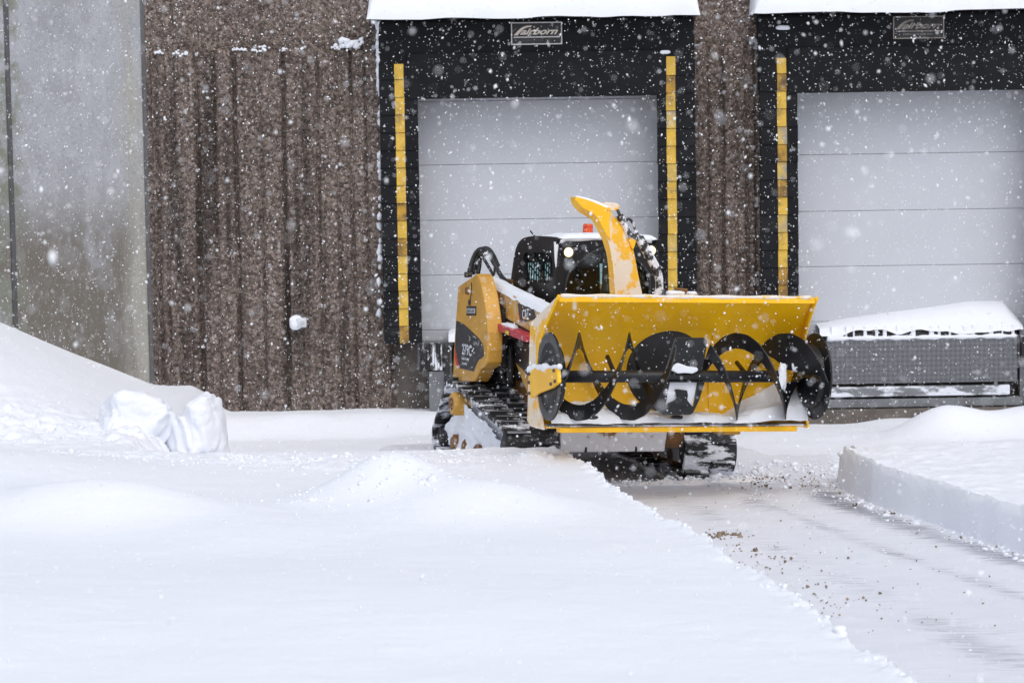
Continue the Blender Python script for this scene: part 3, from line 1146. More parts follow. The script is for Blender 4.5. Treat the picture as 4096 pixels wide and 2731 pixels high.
def dock_seal(x0, label, grime, sign_dim, stripe_dx):
    x1 = x0 + SEALW
    yf = 27.70
    s = thing('dock_seal', label, 'dock seal', Matrix.Translation(((x0 + x1) / 2, YW, zSealB)), 'padded dock seals')

    def lb(name, a, b, y0, y1, z0, z1, m, bevel=0.01, par=s):
        return box(name, a - (x0 + x1) / 2, b - (x0 + x1) / 2, y0 - YW, y1 - YW, z0 - zSealB, z1 - zSealB, m, par, bevel)
    lb('head_pad', x0, x1, yf, YW - 0.004, zHeadB, zSealT, 'pad_fabric', 0.03)
    lb('head_curtain', x0 + PADW * 0.75, x1 - PADW * 0.75, yf - 0.03, yf - 0.005, zHeadB - 0.02, zHeadB + 0.42, 'pad_fabric', 0.01)
    for (a, b, sx, top) in ((x0, x0 + PADW, stripe_dx[0], zSealT - 0.42), (x1 - PADW, x1, stripe_dx[1], zSealT - 0.36)):
        # inner foam body
        lb('side_pad', a + 0.015, b - 0.015, yf + 0.05, YW - 0.004, zSealB + 0.01, zHeadB, 'pad_fabric', 0.02)
        n = 14
        hgt = (zHeadB - zSealB) / n
        for k in range(n + 2):
            z0 = zSealB + k * hgt
            z1 = z0 + hgt + 0.02
            if z0 > top - 0.04:
                break
            z1 = min(z1, top)
            jx = random.uniform(-0.003, 0.003)
            cx = (x0 + x1) / 2
            yb, yt = yf - 0.026 - YW, yf - 0.012 - YW
            A, B = a - cx + jx, b - cx + jx
            v = [(A, yb, z0 - zSealB), (B, yb, z0 - zSealB), (B, yt, z1 - zSealB), (A, yt, z1 - zSealB),
                 (A, yb + 0.09, z0 - zSealB), (B, yb + 0.09, z0 - zSealB), (B, yt + 0.05, z1 - zSealB), (A, yt + 0.05, z1 - zSealB)]
            fc = [(0, 1, 2, 3), (5, 4, 7, 6), (0, 4, 5, 1), (2, 6, 7, 3), (0, 3, 7, 4), (1, 5, 6, 2)]
            pl = pyobj('pleat', v, fc, 'pad_fabric', s, bevel=0.006)
            sa, sb = sx - 0.045 + jx - cx, sx + 0.045 + jx - cx
            e = 0.006
            zt = min(z1, z0 + hgt + 0.012) - zSealB
            fr = (zt + zSealB - z0) / (z1 - z0)
            ym = yb + (yt - yb) * fr
            v = [(sa, yb - e, z0 - zSealB + 0.003), (sb, yb - e, z0 - zSealB + 0.003), (sb, ym - e, zt), (sa, ym - e, zt),
                 (sa, yb + 0.01, z0 - zSealB + 0.003), (sb, yb + 0.01, z0 - zSealB + 0.003), (sb, ym + 0.01, zt), (sa, ym + 0.01, zt)]
            r = random.random()
            mm = 'stripe_dirty' if r < grime else ('stripe_worn' if r > 0.85 else 'stripe_yellow')
            pyobj('guide_stripe', v, fc, mm, pl, bevel=0.003)
    # fixing brackets along the outer edges
    for side, ex in ((-1, x0), (1, x1)):
        for zb in (zSealT - 0.28 if side < 0 else zSealT - 0.32, zSealT - 0.72, zSealT - 1.82, zSealT - 2.88):
            a, b = (ex - 0.075, ex + 0.01) if side < 0 else (ex - 0.01, ex + 0.075)
            k = lb('bracket', a, b, YW - 0.085, YW - 0.075, zb - 0.05, zb + 0.05, 'galv', 0.003)
            k2 = lb('slot', (a + b) / 2 - 0.012, (a + b) / 2 + 0.012, YW - 0.089, YW - 0.0855, zb - 0.02, zb + 0.02, 'joint_dark', 0.0)
            k2.parent = k
    # maker's plate
    cx = (x0 + x1) / 2
    sx0, sx1, sz0, sz1 = (X_(511, 30, yf), X_(562, 30, yf), Z_(536, 44.5, yf), Z_(536, 22, yf))
    off = 0 if x0 == xs1a else (X_(893, 30, yf) - X_(511, 30, yf))
    dzs = 0.0 if x0 == xs1a else (Z_(918, 24, yf) - Z_(536, 33, yf)) * 0 + 0.0
    g = [sx0 + off - cx, sx1 + off - cx, sz0 - zSealB + dzs, sz1 - zSealB + dzs]
    yp = yf - 0.004 - YW
    sp = box('sign_plate', g[0], g[1], yp - 0.006, yp, g[2], g[3], 'black_satin', s, 0.001)
    t = 0.010
    for a, b, c, d in ((g[0], g[1], g[3] - t, g[3]), (g[0], g[1], g[2], g[2] + t), (g[0], g[0] + t, g[2] + t + .001, g[3] - t - .001), (g[1] - t, g[1], g[2] + t + .001, g[3] - t - .001)):
        box('sign_border', a, b, yp - 0.010, yp - 0.006, c, d, 'white_print' if not sign_dim else 'faded_print', sp, 0)
    W, Hh = g[1] - g[0], g[3] - g[2]
    L3 = (lambda p: (p[0], yp - 0.009, p[1]))
    mcol = 'faded_print' if sign_dim else 'cream_print'

    def at(s_, t_):
        return (g[0] + W * s_, g[2] + Hh * t_)
    letter('lettering', 'airborn', [at(0.20, 0.44), at(0.91, 0.44), at(0.93, 0.74), at(0.22, 0.74)], L3, mcol, sp, bold=0.035, shear=0.10)
    # the swept initial with a crossbar
    sw = [(0.05, 0.42), (0.12, 0.42), (0.20, 0.58), (0.27, 0.60), (0.27, 0.66), (0.23, 0.67), (0.30, 0.77), (0.38, 0.78), (0.40, 0.85), (0.30, 0.86), (0.22, 0.80), (0.14, 0.62)]
    top = [(0.05, 0.42), (0.11, 0.57), (0.17, 0.70), (0.23, 0.79), (0.31, 0.845), (0.41, 0.85)]
    bot = [(0.13, 0.42), (0.18, 0.55), (0.23, 0.66), (0.28, 0.73), (0.34, 0.775), (0.395, 0.78)]
    v = [L3(at(*p)) for p in top] + [L3(at(*p)) for p in bot]
    pyobj('lettering', v, [(i, i + 1, 7 + i, 6 + i) for i in range(5)], mcol, sp)
    pyobj('underline', [L3(at(*p)) for p in ((0.05, 0.31), (0.95, 0.31), (0.95, 0.36), (0.05, 0.36))], [(0, 1, 2, 3)], 'white_print' if not sign_dim else 'faded_print', sp)
    letter('lettering', 'FAIRBORN USA INC', [at(0.20, 0.16), at(0.78, 0.16), at(0.78, 0.24), at(0.20, 0.24)], L3, 'dim_print' if not sign_dim else 'faded_print', sp, bold=0.01)
    # hood board above
    lb('hood', x0 - 0.02, x1 + 0.02, yf - 0.25, YW - 0.004, zSealT + 0.004, zSealT + 0.05, 'black_satin', 0.004)
    return s


sx1 = (X_(401.5, 200, 27.68), X_(672, 200, 27.68))
sx2 = (X_(782.5, 200, 27.68), xs2a + SEALW - (X_(782.5, 200, 27.68) - xs2a))
dock_seal(xs1a, 'black padded dock seal with yellow stripes round the door behind the loader', 0.05, False, sx1)
dock_seal(xs2a, 'black padded dock seal with grimy yellow stripes at the right edge', 0.45, True, sx2)


def hood_snow(x0, x1, label, seed):
    xs = np.linspace(x0, x1, 120)
    ts = np.linspace(0, 1, 40)
    X, T = np.meshgrid(xs, ts, indexing='ij')
    zb = zSealT + 0.052
    hgt = 0.50
    # profile from the front lip up and back to the wall
    ang = T * math.pi / 2
    Yp = 27.42 - 0.02 + (YW - 27.36) * (1 - np.cos(ang)) ** 0.9
    Zp = zb - 0.05 + hgt * np.sin(ang) ** 0.8
    ends = np.clip(np.minimum((X - x0) / 0.14, (x1 - X) / 0.14), 0, 1)
    rnd = np.sqrt(1 - (1 - ends) ** 2)
    Z = zb - 0.05 + (Zp - zb + 0.05) * rnd
    lip = 0.02 * fbm(X, X * 0 + seed, 2.0, 3)
    Z = Z + lip * (1 - T) + 0.018 * fbm(X, T * 3, 3, 3) * T
    Y = Yp + 0.015 * fbm(X, T + seed, 3, 2)
    o = grid_obj('snow_pile', X, Y, Z, 'snow_soft')
    return tag(o, label, 'snow', 'snow on top of the dock seals')


hood_snow(xs1a - 0.10, xs1b + 0.04, 'thick snow cap on top of the dock seal behind the loader', 1.0)
hood_snow(xs2a - 0.07, xs2b + 0.07, 'thick snow cap on top of the dock seal at the right edge', 4.0)
# snow plastered down the outer edge of the left seal, and scraps on the pads
P, Rr = [], []
for i in range(170):
    y = random.uniform(18, 95) if random.random() < 0.8 else random.uniform(95, 330)
    x = 379.5 - max(0, (70 - y)) * 0.03 * random.random() + random.uniform(-1, 1.2)
    q = atY(x, y, 27.75)
    P.append((q.x, random.uniform(27.72, 27.95), q.z))
    Rr.append(random.uniform(0.012, 0.035))
o = lumps('edge_snow', P, Rr, 'snow_soft', 1.5, 0.3)
kind(tag(o, 'wind-blown snow stuck along the outer edge of the dock seal', 'snow'), 'stuff')
for (x, y, s, lab) in ((783, 27.5, 0.07, 'small wedge of snow stuck to the head pad at the right edge'), (665, 52, 0.05, 'thin scrap of snow above the stripe right of the loader chute')):
    q = atY(x, y, 27.69)
    tag(blob('snow_scrap', (q.x, 27.68, q.z), (s, 0.02, s * 0.35), x, 'snow', sub=3), lab, 'snow')

# ------------------------------------------------------------------ dock levelers and bumpers


def leveler(x0, x1, label):
    cx = (x0 + x1) / 2
    g = thing('dock_leveler', label, 'dock leveler', Matrix.Translation((cx, YW, 0)), 'steel dock levelers')
    hw = (x1 - x0) / 2
    zt = Z_(930, 337, 27.8)
    zb = Z_(930, 382, 27.8)

    def lb(name, a, b, y0, y1, z0, z1, m, bev=0.004, par=g):
        return box(name, a, b, y0 - YW, y1 - YW, z0, z1, m, par, bev)
    p = lb('lip_plate', -hw, hw, 27.78, 27.80, zb, zt, 'tread_plate')
    p.matrix_local = Matrix.Identity(4)
    lb('hinge_tube', -hw, hw, 27.80, 27.86, zt + 0.01, zt + 0.06, 'black_satin', 0.02)
    a = -hw + 0.05
    while a < hw - 0.05:
        ww = random.uniform(0.012, 0.05)
        lb('snow_strand', a, a + ww, 27.782, 27.84, zt - 0.004, zt + 0.12, 'snow_soft', 0.012)
        a += ww + random.uniform(0.03, 0.14)
    tube('snow_strip', [(-hw + 0.01 + k * (2 * hw - 0.02) / 10, -0.212, zt + 0.004) for k in range(11)], lambda t: 0.022 + 0.006 * math.sin(37 * t) + 0.004 * math.sin(91 * t), 'snow_soft', g, 8, k=6)
    lb('deck', -hw, hw, 27.87, YW + 0.12, zt - 0.05, zt + 0.02, 'steel_grey')
    lb('lip_keeper', -hw + 0.04, hw - 0.08, 27.74, 27.84, zb - 0.125, zb - 0.03, 'steel_frost', 0.006)
    lb('pit_face', -hw + 0.01, hw - 0.01, 27.90, 27.92, zb - 0.22, zt, 'black_satin')
    lb('channel', -hw - 0.05, hw + 0.05, 27.76, 27.90, zb - 0.235, zb - 0.15, 'steel_grey', 0.006)
    for sgn in (-1, 1):
        lb('side_frame', sgn * (hw + 0.07) - 0.04, sgn * (hw + 0.07) + 0.04, 27.82, YW - 0.003, zb - 0.23, zt + 0.05, 'steel_grey', 0.004)
    lb('curb', -hw - 0.2, hw + 0.2, 27.70, YW - 0.003, zb - 0.60, zb - 0.245, 'concrete_foot', 0.01)
    # snow lying on the deck and hinge
    n1, n2 = 100, 16
    xs, ts = np.linspace(-hw - 0.06, hw + 0.06, n1), np.linspace(0, 1, n2)
    X, T = np.meshgrid(xs, ts, indexing='ij')
    e = np.clip(np.minimum((X + hw + 0.06) / 1.5, (hw + 0.06 - X) / 0.15), 0, 1) ** 0.8
    thick = (0.03 + 0.20 * e + 0.02 * fbm(X, X * 0, 1.5, 2))
    # hangs over the hinge in scallops
    drop = -0.025 + 0.045 * np.clip(fbm(X * 1.0, X * 0 + 2, 5.0, 2), -1, 0.6)
    Z = zt + 0.085 + np.where(T < 0.15, drop * (1 - T / 0.15), 0) + thick * np.sin(np.clip((T - 0.02) / 0.98, 0, 1) * math.pi / 2) ** 0.6
    Y = 27.775 - YW + T * 0.36 - 0.02 * np.sin(T * math.pi)
    o = grid_obj('snow_layer', X, Y, Z, 'snow_soft', g)
    return g


lx0, lx1 = X_(826, 360, 27.8), X_(1017, 360, 27.8)
leveler(lx0, lx1, 'snow-topped diamond plate dock leveler at the right behind the blower')
LW = lx1 - lx0
ll0 = X_(455, 360, 27.8)
leveler(ll0, ll0 + LW, 'dock leveler mostly hidden behind the yellow loader')


def bumper(px0, px1, py0, py1, label):
    a, b = X_(px0, py0, 27.7), X_(px1, py0, 27.7)
    z0, z1 = Z_((px0 + px1) / 2, py1, 27.7), Z_((px0 + px1) / 2, py0, 27.7)
    g = thing('dock_bumper', label, 'dock bumper', Matrix.Translation(((a + b) / 2, YW, z0)), 'laminated dock bumpers')
    hw = (b - a) / 2
    n = 9
    for k in range(n):
        x = -hw + (k + 0.5) * 2 * hw / n
        dy = random.uniform(0, 0.012)
        box('rubber_lamina', x - hw / n * 0.86, x + hw / n * 0.86, -0.30 + dy, -0.17, 0, z1 - z0, 'bumper_rubber', g, 0.003)
    box('back_plate', -hw - 0.02, hw + 0.02, -0.168, -0.004, -0.01, z1 - z0 + 0.01, 'steel_grey', g, 0.004)
    box('angle_iron', hw + 0.022, hw + 0.07, -0.31, -0.15, -0.32, z1 - z0 + 0.01, 'black_satin', g, 0.003)
    box('post', -hw * 0.2, hw + 0.02, -0.28, -0.004, -0.75, -0.012, 'steel_grey', g, 0.004)
    return g


bumper(419, 442, 343.5, 370, 'black laminated rubber dock bumper left of the loader')
bumper(1022, 1045, 336, 362, 'black laminated rubber dock bumper cut by the right edge')

# ------------------------------------------------------------------ compact track loader
ld = thing('compact_track_loader', 'ochre yellow compact track loader with black cab and rubber tracks', 'loader', LM)
NOP = lambda p, v: (p[0], v, p[1])


def sp_(name, pts, v0, v1, m, parent=None, bevel=0.008, ref=None):
    """prism from an outline read in the side plane"""
    return prism(name, sd2(pts, v0 if ref is None else ref), 1, v0, v1, m, ld if parent is None else parent, bevel)


# chassis between the tracks
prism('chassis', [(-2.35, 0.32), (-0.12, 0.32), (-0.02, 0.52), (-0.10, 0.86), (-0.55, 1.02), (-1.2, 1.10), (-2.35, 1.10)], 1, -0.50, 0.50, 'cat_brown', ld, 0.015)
# sloped belly plate at the front, caked with frost
bp = prism('belly_plate', [(-0.02, 0.47), (0.02, 0.47), (-0.06, 0.24), (-0.14, 0.24)], 1, -0.53, 0.37, 'belly_frost', ld, 0.004)
prism('belly_cheek', [(-0.02, 0.47), (0.03, 0.47), (-0.04, 0.27), (-0.12, 0.27)], 1, 0.372, 0.52, 'cat_brown', ld, 0.004)
for v in (-0.31, 0.12):
    box('drain_slot', -0.085, -0.045, v - 0.008, v + 0.008, 0.235, 0.30, 'interior', bp, 0)
for v in (-0.42, -0.30, -0.26, -0.15, 0.10, 0.30):
    lathe('bolt', [(0.018, 0.016), (0.030, 0.014)], 0, (v, 0.445), 'cat_brown', bp, 10)
prism('engine_hood', [(-2.45, 0.75), (-1.75, 0.75), (-1.75, 1.46), (-2.05, 1.50), (-2.42, 1.42)], 1, -0.62, 0.62, 'cat_yellow', ld, 0.03)
for v, a in ((-0.55, -1.72), (-0.35, -1.68), (-0.15, -1.70)):
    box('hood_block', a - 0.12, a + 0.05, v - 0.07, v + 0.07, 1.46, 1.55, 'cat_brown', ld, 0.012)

# rear side towers
tw = [(458, 286), (476.7, 273.4), (478.5, 276), (481, 284), (484, 298), (486.5, 315), (487.8, 332), (487.8, 350), (487, 362), (484.5, 366), (480, 369), (476.5, 377), (474, 381), (452.6, 381), (454, 345), (456, 315)]
for sgn in (1, -1):
    poly = sd2(tw, -0.93)
    if sgn < 0:
        poly = [(a, b * 0.90) for a, b in poly]
    t = prism('side_tower', poly, 1, -0.93 * sgn, -0.80 * sgn, 'cat_yellow', ld, 0.012)
    prism('tower_inner', [(-1.95, 0.8), (-0.98, 0.8), (-0.98, 1.34), (-1.35, 1.42), (-1.95, 1.36)], 1, -0.78 * sgn, -0.63 * sgn, 'black_satin', ld, 0.01)
    if sgn == 1:
        tower = t
# decals on the near tower
dv = -0.933


def decal(name, pts, m, parent=None, v=dv, ref=-0.93):
    p = sd2(pts, ref)
    return pyobj(name, [(a, v, b) for a, b in p], [tuple(range(len(p)))], m, parent or tower)


def z4(x, y):
    return (445 + x / 20.23, 300 + y / 20.23)


dk = decal('model_decal', [z4(*p) for p in ((232, 410), (300, 435), (380, 480), (470, 555), (560, 640), (640, 715), (700, 785), (745, 850), (775, 930), (785, 1030), (790, 1120), (755, 1160), (690, 1200), (640, 1290), (590, 1435), (450, 1405), (300, 1370), (250, 1150), (210, 940), (218, 650))], 'decal_black')
decal('red_flash', [z4(*p) for p in ((204, 930), (248, 1150), (297, 1368), (245, 1358), (200, 1150))], 'decal_red')
LT = lambda p: (p[0], dv - 0.003, p[1])
letter('lettering', '279C', sd2([z4(355, 1090), z4(548, 1135), z4(555, 905), z4(360, 870)], -0.93), LT, 'decal_white', dk, bold=0.02)
for q4 in (((350, 1195), (500, 1232), (500, 1178), (350, 1148)), ((350, 1295), (455, 1315), (455, 1268), (350, 1242))):
    letter('lettering', 'HIGH FLOW' if q4[0][1] < 1250 else 'XPS', sd2([z4(*p) for p in q4], -0.93), LT, 'decal_white', dk, bold=0.03)
pk = decal('dealer_plate', [z4(*p) for p in ((440, 110), (635, 118), (635, 305), (440, 305))], 'decal_black')
pyobj('white_band', [LT(p) for p in sd2([z4(*p) for p in ((452, 160), (625, 165), (622, 262), (452, 255))], -0.93)], [(0, 1, 2, 3)], 'decal_white', pk)
pyobj('maroon_band', [LT(p) for p in sd2([z4(*p) for p in ((444, 265), (632, 270), (632, 303), (444, 302))], -0.93)], [(0, 1, 2, 3)], 'decal_maroon', pk)
letter('lettering', 'ZIEGLER', sd2([z4(458, 245), z4(615, 252), z4(615, 178), z4(458, 172)], -0.93), lambda p: (p[0], dv - 0.006, p[1]), 'decal_black', pk, bold=0.02)
# lift eye and stain on the tower
ey = sd2([(468.5, 290.5), (472.3, 297)], -0.93)
lathe('pivot_cap', [(-0.955, 0.030), (-0.93, 0.034)], 1, ey[0], 'cat_brown', ld, 16)
tube('latch_rod', [(p[0], -0.945, p[1]) for p in sd2([(473, 282), (473.2, 290), (471.5, 302)], -0.93)], 0.005, 'black_satin', ld, 8)
lathe('pin_head', [(-0.945, 0.024), (-0.93, 0.024)], 1, sd2([(470.2, 302)], -0.93)[0], 'disc_grey', ld, 16)
tube('grab_handle', [(p[0], -0.94, p[1]) for p in sd2([(454.5, 344), (450, 343.5), (448.5, 345.5), (454, 346)], -0.93)], 0.012, 'black_satin', ld, 8)

# lift arms: beam from the tower head forward and down, then the drop to the coupler
armp = sd2([(479.5, 278), (490, 282.5), (510, 293), (530, 303.5), (548, 313)], -0.75) + [(0.45, 1.28), (0.62, 0.95), (0.70, 0.62), (0.45, 0.60), (0.35, 0.9), (0.18, 1.08)] + sd2([(534.4, 333.9), (519, 325.5), (503.5, 317), (499, 319.5), (489, 322)], -0.75)
for sgn in (1, -1):
    a = prism('lift_arm', armp if sgn == 1 else [(p[0], p[1] - 0.16) for p in armp], 1, -0.75 * sgn, -0.60 * sgn, 'cat_frosty' if sgn == 1 else 'cat_yellow', ld, 0.015)
    if sgn == 1:
        arm = a


def zz1(x, y):
    return (420 + x / 9.224, 187.5 + y / 9.224)


cd = decal('brand_decal', [zz1(*p) for p in ((903, 1068), (925, 1062), (960, 1066), (1005, 1082), (1040, 1108), (1060, 1145), (1070, 1188), (1066, 1205), (1050, 1215), (1000, 1228), (938, 1245), (915, 1165))], 'decal_black', arm, -0.753, -0.75)
decal('red_flash', [zz1(*p) for p in ((903, 1130), (912, 1150), (940, 1244), (930, 1240))], 'decal_red', arm, -0.755, -0.75)
L7 = lambda p: (p[0], -0.757, p[1])
letter('lettering', 'CAT', sd2([zz1(952, 1212), zz1(1012, 1205), zz1(1012, 1110), zz1(950, 1122)], -0.75), L7, 'decal_white', cd, bold=0.03)
pyobj('triangle_mark', [(p[0], -0.760, p[1]) for p in sd2([zz1(972, 1216), zz1(1000, 1211), zz1(985, 1184)], -0.75)], [(0, 1, 2)], 'decal_yellow', cd)
# snow lying on the arm
n1, n2 = 60, 9
apt = sd2([(482, 279.5), (490, 282.5), (510, 293), (530, 303.5), (547, 312.5)], -0.75)
ts = np.linspace(0, 1, n1)
au = np.interp(ts, np.linspace(0, 1, 5), [p[0] for p in apt])
az = np.interp(ts, np.linspace(0, 1, 5), [p[1] for p in apt])
sv = np.linspace(-1, 1, n2)
A, B = np.meshgrid(ts, sv, indexing='ij')
U_ = np.repeat(au[:, None], n2, 1)
hh = np.sqrt(np.clip(1 - B ** 2, 0, 1)) * 0.042 * np.clip(np.minimum(A / 0.08, (1 - A) / 0.02), 0, 1) ** 0.5 * (1 + 0.3 * fbm(A * 4, B, 2, 3))
Z_A = np.repeat(az[:, None], n2, 1) - 0.01 + hh - 0.02 * np.abs(B) ** 4 * (1 + fbm(A * 9, B * 0, 2, 2))
grid_obj('snow_layer', U_, -0.675 + B * 0.085, Z_A, 'snow_soft', ld)

# red cylinder brace under the arm
br = sp_('arm_brace', [zz1(660, 1228), zz1(975, 1362), zz1(975, 1425), zz1(660, 1295)], -0.84, -0.72, 'red_strut', bevel=0.006, ref=-0.84)
lathe('brace_pivot', [(-0.85, 0.055), (-0.74, 0.055)], 1, sd2([zz1(675, 1245)], -0.84)[0], 'red_strut', br, 16)
pyobj('warning_label', [(p[0], -0.846, p[1]) for p in sd2([zz1(793, 1310), zz1(828, 1322), zz1(825, 1360), zz1(795, 1345)], -0.84)], [(0, 1, 2, 3)], 'label_yellow', br)
sp_('arm_gap_shade', [zz1(740, 1225), zz1(765, 1193), zz1(1060, 1352), zz1(1060, 1385), zz1(985, 1360), zz1(800, 1270)], -0.74, -0.66, 'black_satin', bevel=0.01, ref=-0.74)  # black strip put in as the dark gap between arm and brace
blob('snow_lump', (*cut(*zz1(800, 1275), 1, -0.80)[:1], -0.78, cut(*zz1(800, 1262), 1, -0.80)[2] - 0.02), (0.22, 0.05, 0.035), 9.0, 'snow_soft', ld, sub=3)
blob('snow_lump', (*cut(*zz1(695, 1200), 1, -0.80)[:1], -0.80, cut(*zz1(695, 1205), 1, -0.80)[2]), (0.07, 0.05, 0.06), 4.0, 'snow_soft', ld, sub=3)
# lift cylinder, stand-off and dark undercarriage pieces below the arm
c1, c2 = cut(510, 340, 1, -0.70), cut(511.5, 386, 1, -0.70)
tube('lift_cylinder', [c1, (c1 + c2) / 2, c2], 0.038, 'black_paint', ld, 14, k=2)
tube('cylinder_rod', [c2, c2 + (c2 - c1) * 0.25], 0.02, 'disc_grey', ld, 10, k=1)
sp_('arm_link', [(515, 340), (534, 344), (540, 372), (534, 384), (524, 371), (515, 362)], -0.70, -0.58, 'black_paint', ref=-0.70)
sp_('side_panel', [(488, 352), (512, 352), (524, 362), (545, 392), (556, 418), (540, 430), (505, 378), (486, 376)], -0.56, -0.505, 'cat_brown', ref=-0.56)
sp_('fender_arch', [(470, 378), (476, 368), (487, 361), (497, 362), (503, 372), (505, 380)], -0.72, -0.57, 'black_satin', ref=-0.72)
sp_('front_fender', [(513, 357), (520, 357), (533, 378), (543, 402), (551, 422), (540, 420), (528, 395)], -0.66, -0.57, 'cat_frosty', ref=-0.66)

# hoses over the tower
hv = -0.70


def hp(pts, v):
    out = []
    for i, (x, y) in enumerate(pts):
        vv = v[0] + (v[1] - v[0]) * i / (len(pts) - 1)
        out.append(cut(x, y, 1, vv))
    return out


def z2b(x, y):   # zoom of the hose area
    return (445 + x / 20.23, 237.5 + y / 20.23)


for pts, v, r in (([(490, 700), (530, 540), (590, 370), (660, 265), (740, 225), (830, 250), (910, 350), (980, 490), (1060, 640), (1150, 790), (1290, 920)], (-0.82, -0.60), 0.020),
                  ([(570, 710), (600, 560), (650, 400), (720, 280), (800, 215), (880, 230), (950, 310), (1010, 420), (1080, 580)], (-0.78, -0.56), 0.020),
                  ([(660, 720), (690, 560), (700, 420), (720, 330), (760, 250)], (-0.74, -0.66), 0.022),
                  ([(690, 300), (770, 400), (850, 530), (920, 650), (990, 760)], (-0.72, -0.62), 0.014),
                  ([(770, 375), (860, 345)], (-0.70, -0.64), 0.010),
                  ([(1000, 560), (1005, 700)], (-0.66, -0.62), 0.010)):
    tube('hydraulic_hose', hp([z2b(*p) for p in pts], v), r, 'hose', ld, 10)
q = cut(*z2b(445, 745), 1, -0.86)
lathe('hose_fitting', [(-0.88, 0.024), (-0.82, 0.024)], 1, (q.x, q.z), 'black_satin', ld, 14)

# ---- cab
UF, VB = -0.58, 0.455


def z3(x, y):
    return (507.5 + x / 20.23, 225 + y / 20.23)


so_ = [z3(*p) for p in ((60, 1140), (85, 940), (110, 750), (135, 600), (165, 470), (200, 375), (250, 305), (320, 255), (420, 225), (560, 212), (760, 222), (930, 238), (1000, 270))]
so2 = sd2(so_, -VB)
side_out = so2 + [(UF, so2[-1][1] - 0.10), (UF, 1.55), (UF, 1.30), (-0.65, 1.05), (-1.75, 1.05), (so2[0][0] - 0.03, 1.25)]
win = sd2([z3(*p) for p in ((330, 1080), (310, 900), (310, 760), (315, 660), (330, 590), (370, 553), (460, 548), (580, 548), (700, 550), (790, 553), (850, 590), (890, 660), (908, 740), (912, 840), (914, 960), (915, 1085), (850, 1140), (600, 1150), (420, 1140))], -VB)
cab = box('cab', -1.75, -0.68, -0.40, 0.40, 0.9, 1.06, 'black_satin', ld, 0.02)
rim_n = len(side_out)
for sgn in (1, -1):
    t0, t1 = -VB * sgn, -(VB - 0.05) * sgn
    ring('side_frame', side_out, win[:rim_n] if len(win) == rim_n else win, 1, t0, t1, 'black_paint', cab, 0.006)
    pyobj('window_pane', [(p[0], -(VB - 0.03) * sgn, p[1]) for p in win], [tuple(range(len(win)))], 'cab_glass', cab)
    # steel screen: upright slats tied by slanting rows
    u0, u1 = min(p[0] for p in win) - 0.02, max(p[0] for p in win) + 0.02
    zl, zh = min(p[1] for p in win) - 0.01, max(p[1] for p in win) + 0.01
    nb = 13
    for k in range(nb):
        u = u0 + (k + 0.5) * (u1 - u0) / nb
        box('screen_bar', u - 0.008, u + 0.008, -(VB - 0.055) * sgn - 0.003, -(VB - 0.055) * sgn + 0.003, zl, zh, 'interior', cab, 0)
    for k in range(6):
        zc = zl + (k + 0.1) * (zh - zl) / 5
        v = [(u0, -(VB - 0.062) * sgn, zc + 0.13), (u1, -(VB - 0.062) * sgn, zc - 0.13), (u1, -(VB - 0.062) * sgn, zc - 0.115), (u0, -(VB - 0.062) * sgn, zc + 0.145)]
        v += [(a, b + 0.004, c_) for a, b, c_ in v]
        pyobj('screen_bar', v, [(0, 1, 2, 3), (7, 6, 5, 4), (0, 4, 5, 1), (2, 6, 7, 3), (0, 3, 7, 4), (1, 5, 6, 2)], 'interior', cab)
    box('screen_post', (u0 + u1) / 2 - 0.06, (u0 + u1) / 2 + 0.02, -(VB - 0.05) * sgn - 0.01, -(VB - 0.05) * sgn + 0.01, zl, zh, 'interior', cab, 0)
# roof skin following the side outline
rp = so2[2:]
v, f = [], []
nv = 9
for i, p in enumerate(rp):
    for j in range(nv):
        s = -1 + 2 * j / (nv - 1)
        v.append((p[0], s * (VB - 0.004), p[1] - 0.004 + 0.006 * (1 - s * s)))
for i in range(len(rp) - 1):
    for j in range(nv - 1):
        f.append((i * nv + j, i * nv + j + 1, (i + 1) * nv + j + 1, (i + 1) * nv + j))
pyobj('roof', v, f, 'black_paint', cab, smooth=True)
zr = max(p[1] for p in so2)
# rear wall with its window
ring('rear_frame', [(-0.44, 1.1), (0.44, 1.1), (0.44, zr - 0.19), (-0.44, zr - 0.19)], [(-0.40, 1.36), (0.40, 1.36), (0.40, zr - 0.22), (-0.40, zr - 0.22)], 0, so2[1][0] + 0.06, so2[1][0] + 0.09, 'interior', cab, 0)
pyobj('window_pane', [(so2[1][0] + 0.075, a, b) for a, b in ((-0.40, 1.36), (0.40, 1.36), (0.40, zr - 0.22), (-0.40, zr - 0.22))], [(0, 1, 2, 3)], 'cab_glass', cab)
# front frame: broad black surround with an arched door glass
zf = so2[-1][1]
fo = [(-VB, 1.02), (-0.2, 1.0), (0.2, 1.0), (VB, 1.02), (VB, 1.45), (VB, 1.75), (VB - 0.01, zf - 0.06), (VB - 0.06, zf - 0.005), (0.2, zf), (-0.2, zf), (-VB + 0.06, zf - 0.005), (-VB + 0.01, zf - 0.06), (-VB, 1.75), (-VB, 1.45)]
fi = [(-0.37, 1.10), (-0.2, 1.08), (0.2, 1.08), (0.37, 1.10), (0.38, 1.42), (0.36, 1.66), (0.26, 1.78), (0.17, 1.85), (0.08, 1.88), (-0.04, 1.88), (-0.14, 1.84), (-0.22, 1.78), (-0.34, 1.66), (-0.37, 1.42)]
ring('front_frame', fo, fi, 0, UF - 0.03, UF + 0.012, 'black_paint', cab, 0.008)
pyobj('windshield', [(UF - 0.012, a, b) for a, b in fi], [tuple(range(len(fi)))], 'cab_glass', cab)
tube('door_seal', [(UF + 0.018, a, b) for a, b in (fi[4:] + fi[:1])], 0.011, 'hose', cab, 8, k=4)
